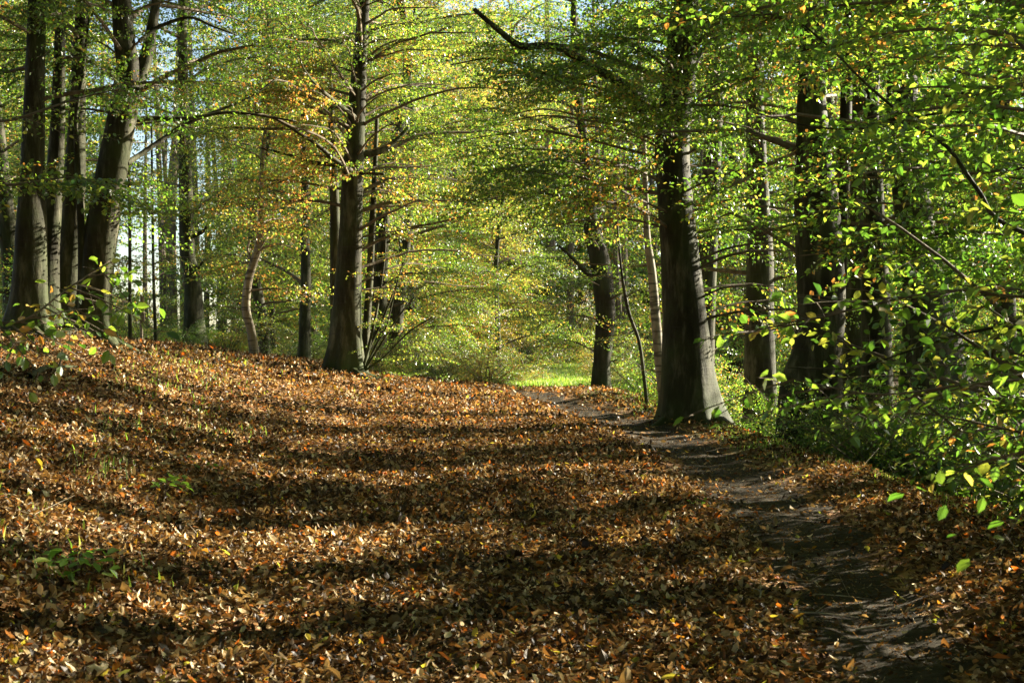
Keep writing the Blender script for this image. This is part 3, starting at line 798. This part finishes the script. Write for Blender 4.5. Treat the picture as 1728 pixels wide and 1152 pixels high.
# --- right group beyond the edge
hero_tree('birch_tree', 'slender pale birch just left of the big beech, peeling banded bark',
    [(1121, 676, 20), (1112, 600, 17), (1106, 530, 16), (1100, 460, 15), (1092, 400, 12), (1090, 340, 9), (1086, 240, 9), (1080, 120, 8), (1078, 40, 7)], 21.5, 9,
    top=[(.1, 2, .02)], mat_b='bark_pale', flare=(.2, .3), sides=16, limbs=FULL(10, 4.2, 8, (1.2, 2), r0=.014, dens=6))
hero_tree('sapling', 'wavy thin sapling left of the pale birch', [(1094, 680, 7), (1086, 630, 6), (1078, 575, 6), (1062, 530, 6), (1052, 480, 5), (1046, 430, 4), (1040, 360, 3)], 22.5, 10,
    sides=8, flare=None, limbs=[dict(z=(2.2, 3.8), n=5, L=(.7, 1.3), r0=.008, dens=5)])
hero_tree('ivy_clad_tree', 'leaning ivy-covered trunk right of the path beyond the crest',
    [(1014, 672, 30), (1016, 610, 28), (1022, 540, 34), (1018, 480, 36), (1010, 430, 33), (1000, 390, 28), (992, 330, 22), (985, 240, 16)], 30, 12,
    top=[(-.2, 2, .08), (0, 2, .03)], flare=(.4, .4), sides=18, mat_b='bark_dark',
    branches=[[(1008, 480, 9, 0), (985, 455, 7, -.2), (960, 430, 5, -.4), (940, 412, 4, -.5)]],
    limbs=FULL(20, 4, 12, (2, 3.8), dens=7) + [dict(z=(1.2, 5.0), n=16, L=(.8, 2.2), r0=.015), dict(z=(3.6, 7.5), n=14, L=(1, 3), r0=.02)], leaf='leaf_mixed')
hero_tree('beech_tree', 'dark trunk standing below the trail edge, first right of the big beech',
    [(1282, 640, 54), (1281, 540, 50), (1283, 450, 46), (1280, 350, 38), (1276, 250, 34), (1274, 100, 28)], 22, 13,
    top=[(.1, 3, .1), (.1, 3, .03)], mat_b='bark', flare=(.4, .5), limbs=FULL(14, 2.2, 8, (2.0, 3.4)))
hero_tree('beech_tree', 'massive black twin trunk in the leaves at the right with a broad leaning foot',
    [(1338, 760, 64), (1350, 660, 70), (1376, 600, 80), (1385, 520, 80), (1382, 430, 82), (1376, 330, 74), (1372, 230, 54), (1370, 100, 44)], 17, 14,
    top=[(.1, 3, .14), (.1, 3, .04)], mat_b='bark', flare=(.3, .2), sides=24,
    extra_stems=[([(1402, 560, 40), (1410, 480, 36), (1416, 400, 32), (1420, 320, 28), (1426, 220, 22), (1430, 100, 18)], .2, [(.1, 3, .05)])],
    limbs=FULL(16, 2.2, 7.5, (2.0, 3.4)))
hero_tree('beech_tree', 'trunk with a bright sunlit foot behind the massive twin trunk',
    [(1440, 700, 56), (1442, 620, 50), (1444, 540, 44), (1446, 440, 36), (1448, 340, 32), (1450, 240, 28), (1452, 100, 24)], 19.5, 15,
    top=[(.1, 3, .08), (.1, 3, .03)], flare=(.6, .7), sides=20, limbs=FULL(12, 2.6, 7.5, (2, 3.4)))
hero_tree('beech_tree', 'narrow dark trunk between the sunlit foot and the wide right-hand beech',
    [(1482, 700, 56), (1480, 600, 52), (1478, 500, 48), (1476, 400, 36), (1474, 300, 32), (1470, 200, 26)], 17.5, 16,
    top=[(.1, 3, .1), (.1, 3, .03)], flare=(.4, .5), sides=18, limbs=FULL(16, 2.4, 7.5, (2, 3.4)))
hero_tree('beech_tree', 'wide-footed dark beech at the right, broadest trunk behind the overhanging leaves',
    [(1575, 690, 120), (1572, 600, 108), (1566, 530, 84), (1556, 450, 68), (1540, 350, 62), (1528, 250, 58), (1522, 120, 50)], 16.5, 17,
    top=[(.1, 3, .14), (.1, 3, .04)], flare=(.6, .6), sides=26, limbs=FULL(14, 2.4, 7.5, (2, 3.6)))
hero_tree('beech_tree', 'dark trunk at the right margin, farthest right of all',
    [(1697, 640, 40), (1696, 540, 38), (1694, 450, 36), (1694, 330, 32), (1692, 200, 28)], 18, 18,
    top=[(.1, 3, .1), (.1, 3, .03)], flare=(.4, .5), sides=18, limbs=FULL(14, 2.4, 7.5, (2, 3.4)))

# --- trees standing just outside the right of the frame, their boughs hang into view
def side_tree(label, x, y, seed, r, limbs, lib=SPR_HI, leaf='leaf_green', h=12, group=None, boughs=()):
    rng = np.random.default_rng(seed)
    gz = hz(x, y); base = np.array([x, y, gz])
    root = empty('beech_tree', base); tag(root, label, 'tree', group)
    pts = np.array([[x, y, gz - .2], [x + .05, y, gz + 1], [x - .05, y + .05, gz + 3], [x + .1, y, gz + 6], [x, y, gz + h]])
    g = Geo(); tube(g, pts, [r, r * .95, r * .85, r * .6, .03], sides=20, n=40, flare=(.35, .6), rough=.02, rng=rng)
    g.build('trunk', [M['bark']], root, smooth=True, origin=base)
    g = Geo()
    for L_ in limbs:
        crown_limbs(g, g, pts, gz + L_['z'][0], gz + L_['z'][1], L_['n'], L_['L'], rng, L_.get('lib', lib), 0, L_.get('dens', 6), L_.get('r0', .03), azr=L_.get('az'), sc=L_.get('sc', .95))
    g.build('crown', [M['twig'], M[leaf]], root, origin=base)
    for b in boughs:   # b: list of (px,py,w_px,depth), leafy from index 1
        P = np.array([[x, y, at(*b[0][:2], b[0][3])[2] - .3]] + [at(q[0], q[1], q[3]) for q in b])
        R_ = np.array([b[0][2] * 1.2 / 2 / F * b[0][3]] + [q[2] / 2 / F * q[3] for q in b])
        g = Geo(); Ps, Rs = smooth_path(P, R_, 40)
        tube(g, Ps, Rs, sides=8, rough=.04, rng=rng)
        o = g.build('bough', [M['bark']], root, smooth=True, origin=base)
        g = Geo()
        m = 22
        idx = np.linspace(12, 39, m).astype(int)
        ya = np.arctan2(*(Ps[np.minimum(idx + 1, 39)] - Ps[idx - 1])[:, [1, 0]].T) - np.pi / 2
        side = np.where(np.arange(m) % 2, 1, -1)
        place_sprays(g, Ps[idx], ya + side * rng.uniform(.4, 1.2, m), rng.normal(-.1, .15, m), rng.normal(0, .2, m), rng.uniform(.45, .85, m), SPR_HI, rng)
        g.build('foliage', [M['twig'], M[leaf]], o)
        bpy.data.objects[-1] if False else None
    return root

side_tree('nearest right-hand beech, only its long thin boughs crossing the upper right in view', 4.6, 9.5, 41, .22,
    [dict(z=(2.3, 5.2), n=31, L=(2.0, 3.6), az=(2.3, 4.1), dens=5.5, r0=.018), dict(z=(1.6, 5.2), n=26, L=(1.6, 3.2), az=(-1.4, 1.6), dens=7.5, r0=.018)],  # eastward limbs added out of frame to shade the near floor
    boughs=[[(1720, 390, 9, 9.2), (1650, 320, 8, 9.3), (1600, 250, 7, 9.4), (1545, 213, 6, 9.5), (1460, 140, 5, 9.5), (1410, 90, 4, 9.6), (1358, 44, 3, 9.7)],
            [(1740, 560, 6, 9.0), (1640, 560, 5, 8.8), (1540, 590, 4, 8.7), (1440, 620, 3, 8.8), (1330, 620, 2, 9)],
            [(1740, 210, 6, 9.0), (1600, 190, 5, 9.2), (1480, 215, 4, 9.4), (1380, 215, 3, 9.6), (1270, 190, 2, 9.8)]])
side_tree('second right-hand beech hidden behind leaves, its boughs filling the right below the nearest ones', 5.9, 13.5, 42, .25,
    [dict(z=(2.6, 6.6), n=34, L=(2.2, 3.8), az=(2.3, 4.1), dens=5.5, r0=.02), dict(z=(2, 5), n=8, L=(1.8, 3), az=(-1.4, 1.6), dens=6, r0=.018)])  # its eastward limbs are added to block sun, mostly unseen

# --- leafy branches very close to the camera, blurred
def near_branch(name, label, rows, seed, sprays, leaf='leaf_green', stem=None, lib=SPR_THIN, sc=(.45, .7), i0=4):
    rng = np.random.default_rng(seed)
    P = np.array([at(q[0], q[1], q[3]) for q in rows]); R_ = np.array([q[2] / 2 / F * q[3] for q in rows])
    base = P[0].copy()
    if stem is not None:
        x, y = stem; gz = hz(x, y); base = np.array([x, y, gz])
        P = np.vstack([[x, y, gz - .1], [x + .02, y, gz + (P[0][2] - gz) * .6], P]); R_ = np.concatenate([[.02, .014], R_])
    root = empty(name, base); tag(root, label, 'sapling')
    Ps, Rs = smooth_path(P, R_, 40)
    g = Geo(); tube(g, Ps, Rs, sides=7, rough=.04, rng=rng); g.build('stem', [M['twig']], root, smooth=True, origin=base)
    idx = np.linspace(i0 + (10 if stem is not None else 0), 39, sprays).astype(int)
    ya = np.arctan2(*(Ps[np.minimum(idx + 1, 39)] - Ps[idx - 1])[:, [1, 0]].T) - np.pi / 2
    side = np.where(np.arange(sprays) % 2, 1, -1)
    g = Geo()
    place_sprays(g, Ps[idx], ya + side * rng.uniform(.3, 1.1, sprays), rng.normal(-.15, .2, sprays), rng.normal(0, .3, sprays), rng.uniform(*sc, sprays), lib, rng, gaps=False)
    g.build('foliage', [M['twig'], M[leaf]], root, origin=base)
    return root
near_branch('sapling', 'close blurred green sapling twigs leaning in low at the right margin', [(2040, 860, 10, 4.2), (1930, 820, 7, 4.0), (1840, 790, 5, 3.9), (1730, 760, 3, 3.9)], 51, 9, stem=(2.4, 4.0), sc=(.6, .8), lib=SPR_BIG)
near_branch('sapling', 'blurred broad-leaved sapling leaning across the wide-footed beech at the right', [(1850, 640, 9, 5.0), (1740, 640, 6, 4.9), (1620, 650, 4, 4.8), (1480, 665, 3, 4.9), (1340, 640, 2, 5)], 52, 12, stem=(2.6, 5.0), sc=(.6, .95), lib=SPR_BIG)
near_branch('sapling', 'slender sapling with large lit leaves reaching left over the massive twin trunk', [(1900, 470, 9, 6.5), (1740, 500, 6, 6.4), (1600, 490, 4, 6.4), (1450, 520, 3, 6.5), (1290, 560, 2, 6.6)], 56, 14, stem=(3.3, 6.5), sc=(.6, 1.1), lib=SPR_BIG)
near_branch('sapling', 'low sapling with large leaves hanging over the bushes at the right edge of the path', [(1880, 740, 9, 7), (1760, 735, 6, 7), (1680, 720, 4, 7), (1580, 700, 3, 7.1), (1450, 690, 2, 7.2)], 57, 14, stem=(3.6, 7.0), sc=(.6, 1.1), lib=SPR_BIG)
near_branch('sapling', 'sapling twigs with large pale leaves in front of the dark left-hand trunks', [(-60, 560, 5, 6.0), (40, 540, 4, 6.0), (110, 490, 3, 6.1), (185, 440, 2, 6.2)], 53, 20, leaf='leaf_green', stem=(-2.9, 6.0), sc=(.6, .9), lib=SPR_BIG)
near_branch('sapling', 'yellow-green sapling twig crossing the left trunks at mid height', [(-80, 330, 6, 12), (40, 310, 5, 12.1), (130, 300, 3, 12.2), (200, 330, 2, 12.3)], 54, 16, leaf='leaf_mixed', stem=(-5.4, 12), lib=SPR_HI, sc=(.5, .8))
near_branch('sapling', 'tall sapling twig crossing the left trunks high up', [(-80, 230, 6, 12), (30, 200, 5, 12.1), (120, 170, 3, 12.2), (200, 150, 2, 12.3)], 55, 8, leaf='leaf_mixed', stem=(-5.6, 12.6), lib=SPR_THIN, sc=(.5, .8))

# ------------------------------------------------------------------ background forest
def proto_tree(seed, leaf, lib, h=12.5, z0=1.2, n=34, L=(2.0, 3.8), r=.2, bark='bark', dens=5.5, r0=.04):
    rng = np.random.default_rng(seed)
    wob = rng.normal(0, .18, (4, 2))
    pts = np.array([[0, 0, -.4], [wob[0, 0] * .3, wob[0, 1] * .3, 1.5], [wob[1, 0], wob[1, 1], h * .35], [wob[2, 0] * 1.6, wob[2, 1] * 1.6, h * .65], [wob[3, 0] * 2, wob[3, 1] * 2, h]])
    g = Geo(); tube(g, pts, [r * 1.05, r, r * .8, r * .5, .02], sides=12, n=26, flare=(.35, .6), rough=.03, rng=rng)
    tm = g.mesh('trunk', [M[bark]], smooth=True)
    g = Geo(); crown_limbs(g, g, pts, z0, h * .97, n, L, rng, lib, 0, dens, r0)
    cm = g.mesh('crown', [M['twig'], M[leaf]])
    return tm, cm

PROT = {
    'green': [proto_tree(201, 'leaf_green', SPR_FAR), proto_tree(202, 'leaf_green', SPR_FAR, z0=.8)],
    'mixed': [proto_tree(203, 'leaf_mixed', SPR_FAR), proto_tree(204, 'leaf_mixed', SPR_FAR, z0=.8), proto_tree(205, 'leaf_mixed', SPR_FAR, r=.14)],
    'gold': [proto_tree(206, 'leaf_gold', SPR_FAR, r=.10, h=13), proto_tree(207, 'leaf_mixed', SPR_FAR, z0=.8, r=.10, h=13)],
    'light': [proto_tree(208, 'leaf_green', SPR_FAR, n=10, h=9, z0=4.0, L=(1.5, 3), r=.16, dens=4)],
    'high': [proto_tree(209, 'leaf_green', SPR_FAR, n=34, h=16, z0=10.6, L=(5, 8.5), r=.2, dens=8)],
}
def forest_tree(kind, x, y, label, group, rng, s=None):
    tm, cm = PROT[kind][int(rng.integers(0, len(PROT[kind])))]
    root = empty('beech_tree', (x, y, hz(x, y)))
    s = s or rng.uniform(.85, 1.2); root.scale = (s, s, s); root.rotation_euler = (0, 0, float(rng.uniform(0, 6.28)))
    tag(root, label, 'tree', group)
    link(bpy.data.objects.new('trunk', tm), root); link(bpy.data.objects.new('crown', cm), root)
    return root

rng = np.random.default_rng(909)
placed = []
def scatter(n, y0, y1, xa, xb, kinds, label, group, mind, ok=lambda x, y: True):
    c = 0; tries = 0
    while c < n and tries < 4000:
        tries += 1
        y = rng.uniform(y0, y1); x = rng.uniform(xa(y), xb(y))
        if not ok(x, y): continue
        if any((x - p[0]) ** 2 + (y - p[1]) ** 2 < mind ** 2 for p in placed): continue
        placed.append((x, y)); c += 1
        forest_tree(kinds[int(rng.integers(0, len(kinds)))], x, y, label, group, rng)
corr = lambda x, y: abs(x - (0.2 + (y - 28) * .05)) > 1.6
sky_gap = lambda x, y: not (-.32 < x / y < -.18)
scatter(9, 31, 46, lambda y: -.40 * y, lambda y: -.06 * y, ['mixed', 'green'], 'leafy beech in the wood behind the left bank, left of the sunlit clearing', 'beeches behind the left bank', 3.2, lambda x, y: corr(x, y) and sky_gap(x, y))
scatter(7, 33, 46, lambda y: .125 * y, lambda y: .42 * y, ['green'], 'leafy green beech on the lower ground far behind the right-hand trunks', 'beeches behind the right-hand trunks', 3.2, corr)
scatter(9, 48, 64, lambda y: -.12 * y, lambda y: -.008 * y, ['gold'], 'golden-green beech closing the view at the end of the path', 'beeches at the end of the path', 3.4, lambda x, y: not (-1.2 < x - 1.9 < 3.5))
scatter(8, 47, 64, lambda y: -.40 * y, lambda y: -.11 * y, ['green', 'mixed'], 'distant beech behind the left trees, far beyond the bank', 'distant beeches on the left', 3.6, sky_gap)
# off-frame trees to the right that cast the long shadows
scatter(6, 8, 34, lambda y: max(8.0, .40 * y + 3.0), lambda y: .40 * y + 14, ['light'], 'beech out of view down the right-hand slope that shades the path', 'beeches down the slope', 3.0)

# trees added around the path: their unseen high crowns keep skylight off it
for (x, y) in [(-7, 9), (-8.5, 3), (-4, -3), (2.5, -5), (-6.5, 14), (-1, -9), (-10.5, 18), (-13, 10), (-12, 1), (6, -9), (-6, -8), (4.5, 1), (-10, 25), (3.4, 25.5), (-8.4, 19), (5.4, 5.0), (6.8, 12.0), (7.6, 17), (-4.2, 5)]:
    forest_tree('high', x, y, 'tall straight beech added so its unseen high crown keeps skylight off the path', 'beeches added to roof the path against skylight', rng, 1.0)

scatter(16, -16, 22, lambda y: min(-9.0, -.42 * y - 3.0) - 14, lambda y: min(-9.0, -.42 * y - 3.0), ['green', 'mixed'], 'low-branched beech added out of view left of the path to block skylight', 'beeches added out of view on the left', 2.8)  # unseen trees added as a wall against skylight from the left
scatter(12, -17, -7, lambda y: -12, lambda y: 13, ['green'], 'low-branched beech added out of view behind the camera to block skylight', 'beeches added behind the camera', 2.8)  # unseen trees added to darken the light from behind
scatter(5, -6, 4, lambda y: 5.5, lambda y: 14, ['green'], 'low-branched beech added out of view right of the camera to block skylight', 'beeches added right of the camera', 2.8)  # unseen trees added to screen off skylight on this side

# far wood that reads as one mass
def far_wood():
    for x_, y_, z_ in [(0, 66, 2), (2, 68, 2), (4, 70, 2), (1, 72, 4), (3, 74, 3), (5, 72, 5), (-2, 68, 3), (0, 70, 6), (3, 70, 7), (2, 80, 4), (5, 80, 4), (-4, 70, 4), (-3, 68, 8), (1, 70, 10)]:
        GAPS.append((x_, y_, z_, 1.9))
    rng = np.random.default_rng(31)
    g = Geo()
    lib = [make_spray(260 + i, L=3.2, leaf=.22, gap=.19) for i in range(4)]
    n = 6200
    y = rng.uniform(66, 105, n); x = rng.uniform(-.42, .42, n) * y
    y[:800] = rng.uniform(90, 105, 800); x[:800] = rng.uniform(.0, .28, 800) * y[:800]
    z = rng.uniform(-1.5, 1, n) + rng.uniform(0, 1, n) ** 1.1 * (20)
    k = ~((x / y < -.20) & (x / y > -.305) & (z > 2.5) & (rng.uniform(0, 1, n) < .97))
    k &= ~((np.abs(x / y + .045) < .035) & (z > 13) & (rng.uniform(0, 1, n) < .8))
    z = z + .8
    k &= ~((np.abs(x / y - .03) < .03) & (y < 84) & (z < 5))
    k &= ~((x / y > .012) & (x / y < .27) & (y < 80))
    x, y, z = x[k], y[k], z[k]; n = len(x)
    place_sprays(g, np.stack([x, y, z], -1), rng.uniform(0, 6.28, n), rng.normal(-.1, .2, n), rng.normal(0, .3, n), rng.uniform(.8, 1.4, n), lib, rng)
    for i in range(110):
        yy = rng.uniform(66, 104); xx = rng.uniform(-.42, .42) * yy
        tube(g, [[xx, yy, hz(xx, yy) - 1.5], [xx + rng.normal(0, .3), yy, 8], [xx + rng.normal(0, .5), yy, 20]], [.22, .16, .06], sides=7, n=8)
    o = g.build('far_wood', [M['twig'], M['leaf_mixed']])
    tag(o, 'far-off sunlit autumn wood behind all the trees', 'wood', kind='stuff')
far_wood()

# ------------------------------------------------------------------ shrubs
def proto_shrub(seed, leaf, h=1.6, n=12, lib=SPR, sc=.6, dens=8):
    rng = np.random.default_rng(seed)
    ws = Geo(); cr = Geo()
    for k in range(n):
        az = rng.uniform(0, 6.28); el = rng.uniform(.75, 1.5)
        limb_with_sprays(ws, cr, [rng.normal(0, .12), rng.normal(0, .12), -.1], az, el, h * rng.uniform(.7, 1.2), .014, rng, lib, dens, 0, sides=5, sc=sc, first=.1, droop=.1, arch=.5)
    return ws.mesh('stems', [M['twig']], smooth=True), cr.mesh('foliage', [M['twig'], M[leaf]])
SHR = {'dark': [proto_shrub(301, 'leaf_shrub', lib=SPR_BUSH, h=2.0, n=18, sc=.8), proto_shrub(302, 'leaf_green', h=1.7, n=16, lib=SPR_BUSH, sc=.8)],
       'green': [proto_shrub(303, 'leaf_green', h=1.8), proto_shrub(304, 'leaf_green', h=1.3)],
       'yellow': [proto_shrub(305, 'leaf_mixed', h=1.7), proto_shrub(306, 'leaf_mixed', h=1.2)]}
def shrub(kind, x, y, label, group, rng, s=1.0):
    sm, fm = SHR[kind][int(rng.integers(0, 2))]
    root = empty('shrub', (x, y, hz(x, y))); root.scale = (s, s, s); root.rotation_euler = (0, 0, float(rng.uniform(0, 6.28)))
    tag(root, label, 'shrub', group)
    link(bpy.data.objects.new('stem', sm), root); link(bpy.data.objects.new('foliage', fm), root)
rng = np.random.default_rng(404)
for i in range(40):
    y = rng.uniform(11.0, 22); x = edge_x(y) + rng.uniform(1.3, 3.8)
    shrub('dark', x, float(y), 'dark bramble and ivy bush on the slope just below the right edge of the path', 'bushes below the right edge', rng, rng.uniform(.6, .95))
for i in range(12):
    y = rng.uniform(6.5, 11.5); x = edge_x(y) + rng.uniform(1.3, 2.6)
    shrub('dark', x, float(y), 'dark leafy bush on the near slope at the right margin', 'bushes at the right margin', rng, rng.uniform(.55, .75))

for i in range(10):
    y = rng.uniform(14.2, 18.5); x = edge_x(y) + rng.uniform(.55, 1.1)
    shrub('dark', x, float(y), 'low leafy bush hiding the foot of the massive twin trunk', 'bushes at the foot of the twin trunk', rng, rng.uniform(.5, .72))
for (x, y) in [(4.9, 7.0), (5.6, 8.6), (5.3, 10.2), (6.3, 11.0), (6.4, 9.4), (6.0, 12.6), (5.0, 5.6)]:  # unseen bushes added to keep the sun off the near path
    shrub('dark', x, y, 'tall bush added out of view on the right to shade the near path', 'tall bushes added out of view on the right', rng, 1.9)
for i in range(16):
    y = rng.uniform(23, 30); x = edge_x(y) + rng.uniform(.3, 6)
    shrub('green', x, float(y), 'sunlit green bush behind the big beech and the birch', 'bushes behind the big beech', rng, rng.uniform(.6, 1.1))
for i in range(26):
    y = rng.uniform(26, 33); x = -rng.uniform(.3, 11)
    if y < 27.5 and x > -2: continue
    shrub('yellow' if x > -5 else 'green', x, float(y), 'leafy low bush along the back of the left bank', 'bushes behind the left bank', rng, rng.uniform(.45, .85))
for i in range(24):
    y = rng.uniform(33, 48); x = rng.uniform(-.16, .16) * y
    if abs(x - 1.7) < 1.2: continue
    shrub('yellow', x, float(y), 'sunny yellow-green bush in the clearing beyond the crest', 'bushes beyond the crest', rng, rng.uniform(.7, 1.3))

for i in range(30):
    y = rng.uniform(40, 62); f = rng.uniform(-.10, .012) if i % 3 else rng.uniform(.055, .10)
    shrub('yellow', f * y, float(y), 'low yellow-green bush beside the grassy clearing', 'bushes beside the clearing', rng, rng.uniform(.8, 1.5))
for i in range(26):
    y = rng.uniform(62, 76); x = y * rng.uniform(-.05, .075)
    if .012 < x / y < .042 and y < 68: continue
    shrub('yellow', x, float(y), 'large lit bush at the very end of the grassy clearing', 'bushes at the end of the clearing', rng, rng.uniform(1.8, 3.2))
# ------------------------------------------------------------------ grass (uncountable)
def grass(name, label, n, pick, hmin, hmax, seed):
    rng = np.random.default_rng(seed)
    x, y = pick(rng, n); n = len(x)
    z = H(x, y)
    h = rng.uniform(hmin, hmax, n); wv = h * .045 + .0015
    yaw = rng.uniform(0, 6.28, n); lean = rng.normal(0, .35, n) * h
    V = np.zeros((n, 5, 3))
    V[:, 0, 0] = -wv; V[:, 1, 0] = wv
    V[:, 2, 0] = -wv * .8; V[:, 2, 2] = h * .6; V[:, 2, 1] = lean * .4
    V[:, 3, 0] = wv * .8; V[:, 3, 2] = h * .6; V[:, 3, 1] = lean * .4
    V[:, 4, 2] = h; V[:, 4, 1] = lean * 1.2
    R = rot_from(yaw, np.zeros(n), np.zeros(n))
    V = np.einsum('nij,nkj->nki', R, V) + np.stack([x, y, z], -1)[:, None, :]
    b = (np.arange(n) * 5)[:, None]
    g = Geo(); g.add(V.reshape(-1, 3), quads=np.array([[0, 1, 3, 2]]) + b, tris=np.array([[2, 3, 4]]) + b, rnd=np.repeat(rng.uniform(0, 1, n), 5))
    tag(g.build(name, [M['grass']]), label, 'grass', kind='stuff')
def pick_edge(rng, n):
    y = rng.uniform(6, 25, n); x = edge_x(y) - .15 + rng.normal(0, .28, n)
    k = vnoise(x, y, 1.2, 61) > .15
    return x[k], y[k]
def pick_bank(rng, n):
    c = rng.integers(0, 40, n)
    cy = rng.uniform(6.5, 24, 40); cx = -np.interp(cy, [6, 10, 17, 24], [1.9, 2.6, 4.0, 5.0]) + rng.normal(0, .5, 40)
    return cx[c] + rng.normal(0, .16, n), cy[c] + rng.normal(0, .16, n)
def pick_far(rng, n):
    y = rng.uniform(38, 80, n); x = .033 * y + rng.normal(0, 1.0, n)
    return x, y
grass('edge_grass', 'short green grass along the right edge of the path', 16000, pick_edge, .02, .09, 1)
grass('bank_grass', 'thin grass tufts growing through the leaves on the left bank', 900, pick_bank, .04, .12, 2)
grass('clearing_grass', 'bright sunlit grass in the clearing where the path leads on', 45000, pick_far, .10, .32, 3)

# ------------------------------------------------------------------ small things on the floor
def twig_thing(name, label, pts, r, seed, matn='dead', cat='twig', group=None, forks=2):
    rng = np.random.default_rng(seed)
    P = np.array([[p[0], p[1], hz(p[0], p[1]) + p[2]] for p in pts])
    g = Geo(); tube(g, P, np.linspace(r, r * .35, len(P)), sides=7, n=14, rough=.06, rng=rng)
    Ps, _ = smooth_path(P, np.ones(len(P)), 20)
    for k in range(forks):
        i = int(rng.integers(6, 15)); d = rng.normal(0, .12, 3); d[2] = abs(d[2]) * .6 + .02
        tube(g, [Ps[i], Ps[i] + d * .6, Ps[i] + d * 1.3], [r * .4, r * .3, r * .1], sides=5, n=5, rng=rng)
    o = g.build(name, [M[matn]], smooth=True, origin=P[0])
    return tag(o, label, cat, group)
a_, b_ = gp(50, 645), gp(130, 628)
twig_thing('fallen_branch', 'dark fallen branch lying on the leaves below the left-hand trunks', [(a_[0], a_[1], .05), ((a_[0] + b_[0]) / 2, (a_[1] + b_[1]) / 2 - .2, .10), (b_[0], b_[1], .06)], .035, 1, 'bark_dark', 'branch')
a_ = gp(1225, 716); 
twig_thing('fallen_branch', 'bleached branch poking out over the edge from the foot of the big beech', [(a_[0], a_[1], .06), (a_[0] + .25, a_[1] - .1, .12), (a_[0] + .5, a_[1] - .15, .3)], .018, 2, 'dead', 'branch')
a_ = gp(1305, 745)
twig_thing('dead_stick', 'forked bare stick standing up at the right edge of the path', [(a_[0], a_[1], -.02), (a_[0] + .04, a_[1], .16), (a_[0] + .12, a_[1], .30)], .008, 3, 'dead', 'stick', forks=4)
a_, b_ = gp(1610, 845), gp(1720, 885)
twig_thing('fallen_branch', 'thin fallen branch lying among leaves at the right margin', [(a_[0], a_[1], .06), (b_[0], b_[1], .08)], .022, 4, 'bark', 'branch')
rng = np.random.default_rng(66)
for i in range(26):
    y = rng.uniform(6, 15); x = rng.uniform(-.33 * y, min(.33 * y, edge_x(y) - .1)); t = rng.uniform(0, 3.1); l = rng.uniform(.12, .35)
    twig_thing('fallen_twig', 'small bare twig lying on the leaf litter', [(x, y, .035), (x + math.cos(t) * l * .5, y + math.sin(t) * l * .5, .05), (x + math.cos(t + .3) * l, y + math.sin(t + .3) * l, .04)], rng.uniform(.003, .006), 70 + i, 'dead', 'twig', 'twigs on the leaf litter', 1)

for i, (px, py) in enumerate([(1360, 985), (1420, 1010), (1390, 1040), (1500, 1060), (1330, 960), (1250, 840), (1180, 790), (1460, 1085), (1300, 900)]):
    x, y = gp(px, py); l = rng.uniform(.15, .4)
    twig_thing('fallen_twig', 'thin bare twig trodden into the bare soil of the trail', [(x - l / 2, y - rng.uniform(-.05, .05), .012), (x, y, .016), (x + l / 2, y + rng.uniform(-.06, .06), .012)], rng.uniform(.003, .006), 170 + i, 'dead', 'twig', 'twigs on the trail', 1)

def stump(px, py, label, rx, h, seed):
    rng = np.random.default_rng(seed)
    x, y = gp(px, py); gz = hz(x, y)
    g = Geo()
    tube(g, [[x, y, gz - .15], [x, y, gz + h * .3], [x + .01, y, gz + h * .7], [x + .02, y, gz + h * .95], [x + .02, y, gz + h]], [rx * 1.1, rx, rx * .85, rx * .5, rx * .05], sides=24, n=18, flare=(h * .4, .3), rough=.04, rng=rng)
    tag(g.build('tree_stump', [M['stump']], smooth=True, origin=[x, y, gz]), label, 'stump')
stump(1490, 800, 'dark mossy stump below the right edge, under the bramble leaves', .26, .22, 6)
stump(1625, 850, 'broad dark stump under the low leaves at the right margin', .30, .3, 7)

def plant(px, py, label, seed, n=9, s=.07):
    rng = np.random.default_rng(seed)
    x, y = gp(px, py); gz = hz(x, y)
    root = empty('seedling', (x, y, gz)); tag(root, label, 'plant')
    g = Geo(); gl = Geo()
    for k in range(n):
        a = rng.uniform(0, 6.28); L = rng.uniform(.06, .2)
        e = np.array([math.cos(a) * L, math.sin(a) * L, rng.uniform(.05, .16)])
        tube(g, [[0, 0, -.02], e * [.5, .5, .8], e], [.0025, .002, .001], sides=4, cap=False)
        V, Q, nv = leaf_block(np.array([e, e, e * .8]), a - np.pi / 2 + np.array([0, .9, -.9]), .3, s * rng.uniform(.7, 1.2, 3), rng, True)
        gl.add(V, quads=Q, rnd=np.repeat(rng.uniform(0, .7, 3), nv))
    g.build('stem', [M['twig']], root); gl.build('foliage', [M['grass']], root)
plant(130, 985, 'low green bramble seedling in the shade at the bottom left', 81, 12, .08)
plant(268, 838, 'bright green seedling sprouting through leaves on the left bank', 82, 9, .06)
plant(350, 802, 'small green seedling on the bank, higher up than the brighter one', 83, 6, .05)
plant(1175, 868, 'tiny green seedling in the litter beside the trail', 84, 4, .035)
